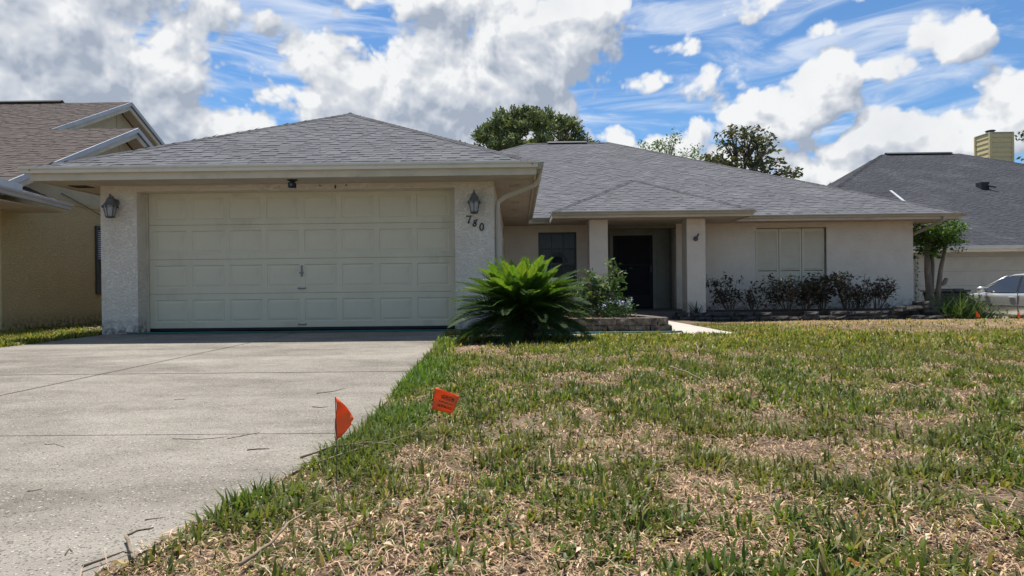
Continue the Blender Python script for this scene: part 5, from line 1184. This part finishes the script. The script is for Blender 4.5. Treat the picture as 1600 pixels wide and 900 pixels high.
for i, (p, lb) in enumerate((([(355, 686), (380, 681), (406, 676)], 'forked dark twig on the driveway near the grass edge'), ([(270, 686), (310, 687), (355, 683)], 'thin curved twig lying beside the forked one on the concrete'),
        ([(386, 704), (404, 702), (421, 702)], 'short thick dark twig against the lush grass edge'), ([(42, 768), (54, 767), (66, 764)], 'lone short twig on the open concrete at left'),
        ([(226, 813), (240, 811), (255, 809)], 'dark twig on the concrete near the lower lawn edge'), ([(198, 838), (215, 830), (240, 826)], 'longest dark twig just above the lower lawn edge'),
        ([(70, 695), (85, 694), (100, 699)], 'tiny bent twig near the hairline joint at left'), ([(488, 636), (500, 637), (512, 636)], 'twig on the concrete just left of the upper lawn edge'),
        ([(495, 615), (520, 612), (540, 607)], 'wispy twig on the far concrete near the lawn edge'), ([(272, 625), (290, 624)], 'short twig in the middle of the driveway'), ([(102, 868), (108, 858), (113, 862)], 'small twig low on the left concrete near the bottom'))):
    twig(p, (.002 if i not in (2, 5) else .0036)*(1+.5*(i in (7, 8))), dark_twig, lb, 'twigs fallen on the driveway', forks=1 if i == 0 else 0, seed=20+i)
twig([(1048, 580), (1075, 590), (1102, 604)], .006, twig_bark, 'pale branch lying in the middle of the lawn', forks=1, seed=51, lift=.03)
twig([(1085, 541), (1089, 556), (1092, 565)], .006, twig_bark, 'bare branch standing up in the far grass below the walkway', seed=52, lift=.04)
twig([(1418, 604), (1436, 612), (1455, 622)], .005, twig_bark, 'pale stick in the thin grass at the right side', seed=53, lift=.02)

# ------------------------------------------------------------------ grass, straw and leaf litter
def scatter(n, y0, y1, seed, power=1.):
    rd = np.random.default_rng(seed); y = y0+(y1-y0)*rd.random(n)**power
    xmax = .93*y+2.5; xmin = -(.93*y+1.6); x = xmin+(xmax-xmin)*rd.random(n); return x, y, rd
def lawn_ok(x, y, m=.0):
    ok = ~in_drive(x, y, -m) & ~in_poly(x, y, WALK)
    ok &= ~((x > .28) & (x < 2.25) & (y > 8.7) & (y < 10.2)) & ~((x > -6.7) & (x < -.3) & (y > 9.5)) & ~((x > -.5) & (x < 4.6) & (y > 10.6)) & ~((x > 3.8) & (x < 10.7) & (y > 14.5)) & ~((x > 10.4) & (y > 14.6) & (y < 16.8) & (x < 12.6))
    ok &= ~((x > 12.3) & (y > 6) & (y > 17)) & (y < 24)
    return ok
def density(x, y):
    """how much living grass stands at a spot, 0..1"""
    a = fbm(x, y, 1.1, 4, 5); b_ = fbm(x, y, 3.4, 3, 21)
    c_ = fbm(x, y, 9., 2, 33); d = .13+.87*sstep(.40, .57, .22*a+.46*b_+.32*c_)
    d = d*(.86+.14*sstep(3, 7, y))
    d = np.maximum(d, .62*sstep(4.2, 6.8, y)*sstep(.3, .5, a))
    e = x-drive_edge(y); edge = sstep(.50, .10, e+.22*(fbm(x, y, 2.2, 2, 8)-.5))*(e > -.12)*sstep(1.6, 1.95, y)*sstep(.43, .55, fbm(x*.6, y, 1.7, 3, 4)+.16*sstep(4.2, 2.8, y))*(y < 8.8)
    d = np.maximum(d, edge*1.0)
    brown = sstep(7.2, 9.2, y+1.8*(a-.5)+.16*np.minimum(x-6, 4))*sstep(3.3, 5.2, x)*(y < 15.2)
    d = d*(1-.95*brown)
    d = d*(1-.70*sstep(2.05, 1.6, y)*sstep(.35, -.25, x)*(1-.9*edge))
    bare = np.exp(-(((x-.05)/.55)**2+((y-7.45)/.5)**2)) + .8*np.exp(-(((x+.55)/.38)**2+((y-6.6)/.6)**2))
    return np.clip(d*(1-np.clip(bare*1.3, 0, .95)), 0, 1), edge, brown
def blades(name, x, y, rd, length, width, lean, cols, mat, label, cat, z_off=-.012, head=None):
    n = len(x); z = gz(x, y)+z_off; a = rd.uniform(0, 6.283, n) if head is None else head; d = np.stack([np.cos(a), np.sin(a), np.zeros(n)], 1); sdv = np.stack([-np.sin(a), np.cos(a), np.zeros(n)], 1)
    p0 = np.stack([x, y, z], 1); ln = length[:, None]; upv = np.array([0, 0, 1.])
    c_ = np.cos(lean)[:, None]; s_ = np.sin(lean)[:, None]; p1 = p0+(d*s_*.75+upv*c_)*ln*.55; l2 = np.clip(lean*1.45+.2, 0, 1.75); p2 = p1+(d*np.sin(l2)[:, None]+upv*np.cos(l2)[:, None]*.9)*ln*.5
    w = (width*.5)[:, None]; tw = sdv+d*.35
    V = np.stack([p0+tw*w*.8, p0-tw*w*.8, p1+sdv*w, p1-sdv*w, p2], 1).reshape(-1, 3); i = np.arange(n)*5
    o = np_mesh(name, V, [np.stack([i, i+1, i+3, i+2], 1), np.stack([i+2, i+3, i+4], 1)], np.repeat(cols, 5, 0), mat); return props(o, label, cat, kind='stuff')
GX, GYy, GL, GW, GLean, GC, GA = [], [], [], [], [], [], []
for (n, y0, y1, sdd, wmul, nb0) in ((26000, .75, 3.2, 1, 1.0, 12), (38500, 3.2, 6.0, 2, 1.25, 10), (39000, 6.0, 10.5, 3, 1.9, 9), (36000, 10.5, 24, 4, 3.0, 6)):
    tx, ty, rd = scatter(n, y0, y1, sdd); d, edge, brown = density(tx, ty); keep = lawn_ok(tx, ty, .03) & (rd.random(n) < .07+d*.93)
    tx, ty, d, edge, brown = tx[keep], ty[keep], d[keep], edge[keep], brown[keep]; nt = len(tx)
    size = rd.gamma(2.2, .40, nt).clip(.22, 2.0)*(.55+.55*d); nb = np.maximum(2, (nb0*size*(.7+.6*rd.random(nt)))).astype(int); rad = (.012+.030*size)*(1+.25*(wmul-1))
    pal = np.array([(.085, .130, .018), (.108, .155, .022), (.090, .118, .028), (.150, .180, .034), (.21, .175, .06), (.115, .128, .045), (.055, .095, .020)])
    tc = 1.1*pal[rd.choice(7, nt, p=[.22, .22, .13, .13, .06, .10, .14])]*rd.uniform(.55, 1.25, (nt, 1))
    ti = np.repeat(np.arange(nt), nb); m_ = len(ti); ph = rd.uniform(0, 6.283, m_); rr_ = rd.random(m_)**.6
    x = tx[ti]+np.cos(ph)*rr_*rad[ti]*1.25; y = ty[ti]+np.sin(ph)*rr_*rad[ti]; a_ = ph+rd.normal(0, .7, m_)
    ok = lawn_ok(x, y, -.02)
    L_ = (.024+.030*rd.random(m_)+.020*np.minimum(size[ti], 1.6)+.050*edge[ti]*rd.random(m_))*(1+.18*(wmul > 1.6)); Wd = (.0054+.0048*rd.random(m_))*wmul
    ln = (.30+.80*rr_+rd.normal(0, .34, m_)).clip(.05, 1.5)
    c = tc[ti]*rd.uniform(.78, 1.25, (m_, 1)); dry = (rd.random(m_) < .10)[:, None]; c = np.where(dry, np.array([.30, .24, .11])*rd.uniform(.7, 1.2, (m_, 1)), c)
    far = sstep(4.2, 8, y)[:, None]; c = c*(1-far)+(c*np.array([1.5, 1.28, 1.0]))*far
    e_ = edge[ti][:, None]; c = c*(1-.7*e_)+np.array([.075, .160, .016])*.7*e_*rd.uniform(.75, 1.3, (m_, 1))
    wear = sstep(.45, .7, fbm(x, y, .8, 3, 61))[:, None]; c = c*(1-.4*wear)+np.array([.15, .135, .05])*.4*wear
    for lst, v_ in ((GX, x), (GYy, y), (GL, L_), (GW, Wd), (GLean, ln), (GC, c), (GA, a_)): lst.append(v_[ok])
x = np.concatenate(GX); y = np.concatenate(GYy); rdg = np.random.default_rng(5)
blades('grass', x, y, rdg, np.concatenate(GL), np.concatenate(GW), np.concatenate(GLean), np.concatenate(GC), blade_mat, 'thin patchy green grass blades over the front lawn', 'grass', head=np.concatenate(GA))
print('GRASS', len(x))
SX, SY, SL, SW, SLn, SC = [], [], [], [], [], []
for (n, y0, y1, sdd, wmul) in ((250000, .75, 3.2, 11, 1.0), (172000, 3.2, 6.5, 12, 1.4), (110000, 6.5, 15.2, 13, 2.6)):
    x, y, rd = scatter(n, y0, y1, sdd); ok = lawn_ok(x, y, .04); d, edge, brown = density(x, y)
    pat = sstep(.30, .60, fbm(x, y, 2.6, 3, 91)); keep = ok & (rd.random(n) < (.95-.40*d)*(.18+.82*np.maximum(pat, brown))); x, y, brown = x[keep], y[keep], brown[keep]; m_ = len(x)
    pal = np.array([(.50, .34, .21), (.39, .25, .15), (.63, .455, .30), (.20, .12, .075), (.075, .048, .033), (.45, .32, .175)])
    c = pal[rd.choice(6, m_, p=[.26, .22, .17, .14, .11, .10])]*rd.uniform(.75, 1.2, (m_, 1)); c = c*(1-.6*brown[:, None])+np.array([.44, .29, .12])*.6*brown[:, None]
    SX.append(x); SY.append(y); SL.append((.012+.040*rd.random(m_)**1.6)*(1+.3*(wmul > 1.2))); SW.append((.0014+.0034*rd.random(m_)**2.2)*wmul); SLn.append(rd.uniform(.85, 1.5, m_)); SC.append(c)
x = np.concatenate(SX); y = np.concatenate(SY)
blades('dead_grass', x, y, np.random.default_rng(6), np.concatenate(SL), np.concatenate(SW), np.concatenate(SLn), np.concatenate(SC), straw_mat, 'dry tan straw and dead grass lying between the green tufts', 'dead grass', z_off=.002)
x, y, rd = scatter(11500, .8, 6.5, 71, 1.2); ok = lawn_ok(x, y, .02); x, y = x[ok], y[ok]; m_ = len(x)
pal = np.array([(.44, .32, .215), (.34, .24, .16), (.25, .175, .115), (.52, .40, .29)])
blades('dry_runners', x, y, rd, .06+.13*rd.random(m_)**2, .0016+.0012*rd.random(m_), rd.uniform(1.15, 1.5, m_), pal[rd.integers(0, 4, m_)]*rd.uniform(.7, 1.15, (m_, 1)), straw_mat, 'long dry grass runners woven over the thatch', 'dead grass', z_off=.004)
rd = np.random.default_rng(31); n = 33000; x, y, _ = scatter(n, .8, 9, 31, 1.5); ok = lawn_ok(x, y, -.03) & (rd.random(n) < .25+.75*sstep(.40, .62, fbm(x, y, 2.1, 3, 45))); x, y = x[ok], y[ok]
P = np.stack([x, y, gz(x, y)+.006+.012*rd.random(len(x))], 1)
o = leaf_cloud('leaf_litter', P, .0135, [(.58, .405, .275), (.45, .29, .19), (.22, .13, .08), (.66, .49, .355), (.10, .064, .042)], straw_mat, None, .55, 31, .05, 1.0, fold=.6, jit=.55)
props(o, 'small dry brown leaf scraps scattered through the lawn', 'leaf litter')
def dead_leaf(px_, py_, L, rz, col, label, seed):
    p = px_ground(px_, py_); rd = random.Random(seed); V = []; F = []
    n = 6
    for i in range(n+1):
        s = i/n; w = L*.22*math.sin(math.pi*min(1, s*.93+.05))**1.1; z = .010+.004*math.sin(s*6.1)
        for q in (-1, -.5, 0, .5, 1): V.append((L*(s-.5), w*q, z+.006*abs(q)**1.5+rd.uniform(-.001, .001)))
    for i in range(n):
        for j in range(4): a = i*5+j; F.append((a, a+1, a+6, a+5))
    me = bpy.data.meshes.new('dead_leaf'); me.from_pydata(V, [], F); a = me.attributes.new('tint', 'FLOAT_COLOR', 'POINT'); a.data.foreach_set('color', np.tile([*col, 1], len(V)).astype(np.float32))
    me.polygons.foreach_set('use_smooth', [True]*len(F)); o = link('dead_leaf', me, straw_mat, None); o.location = p; o.rotation_euler = (R(rd.uniform(-14, 14)), R(rd.uniform(-14, 14)), rz); props(o, label, 'leaf', 'dead leaves lying on the lawn')
for i, (a, b_, L, c, lb) in enumerate(((186, 888, .055, (.50, .38, .22), 'largest tan dead leaf, at the bottom left lawn corner'), (314, 858, .035, (.50, .38, .24), 'small curled tan leaf right of the bottom left corner leaf'),
        (384, 833, .038, (.58, .45, .31), 'pale tan leaf below the lush tuft at the driveway edge'), (744, 890, .05, (.60, .48, .33), 'pale upright leaf at the bottom middle of the lawn'),
        (880, 798, .03, (.52, .40, .27), 'small round pale leaf in the middle lawn'), (932, 772, .038, (.46, .33, .21), 'folded brown leaf right of the small round pale leaf'),
        (820, 826, .045, (.42, .30, .20), 'long curled brown leaf in the bare patch'), (1175, 771, .032, (.55, .42, .30), 'pinkish leaf lying in the right middle grass'),
        (1333, 887, .045, (.60, .30, .13), 'orange brown leaf near the bottom right'), (617, 793, .036, (.42, .47, .38), 'pale grey green leaf under the nearest flag'),
        (1008, 788, .05, (.10, .07, .05), 'dark brown curled leaf right of the middle bare patch'), (1515, 816, .05, (.50, .36, .24), 'long tan leaf at the right edge of the lawn'))):
    dead_leaf(a, b_, L*.72, random.uniform(-.6, .6), c, lb, i)
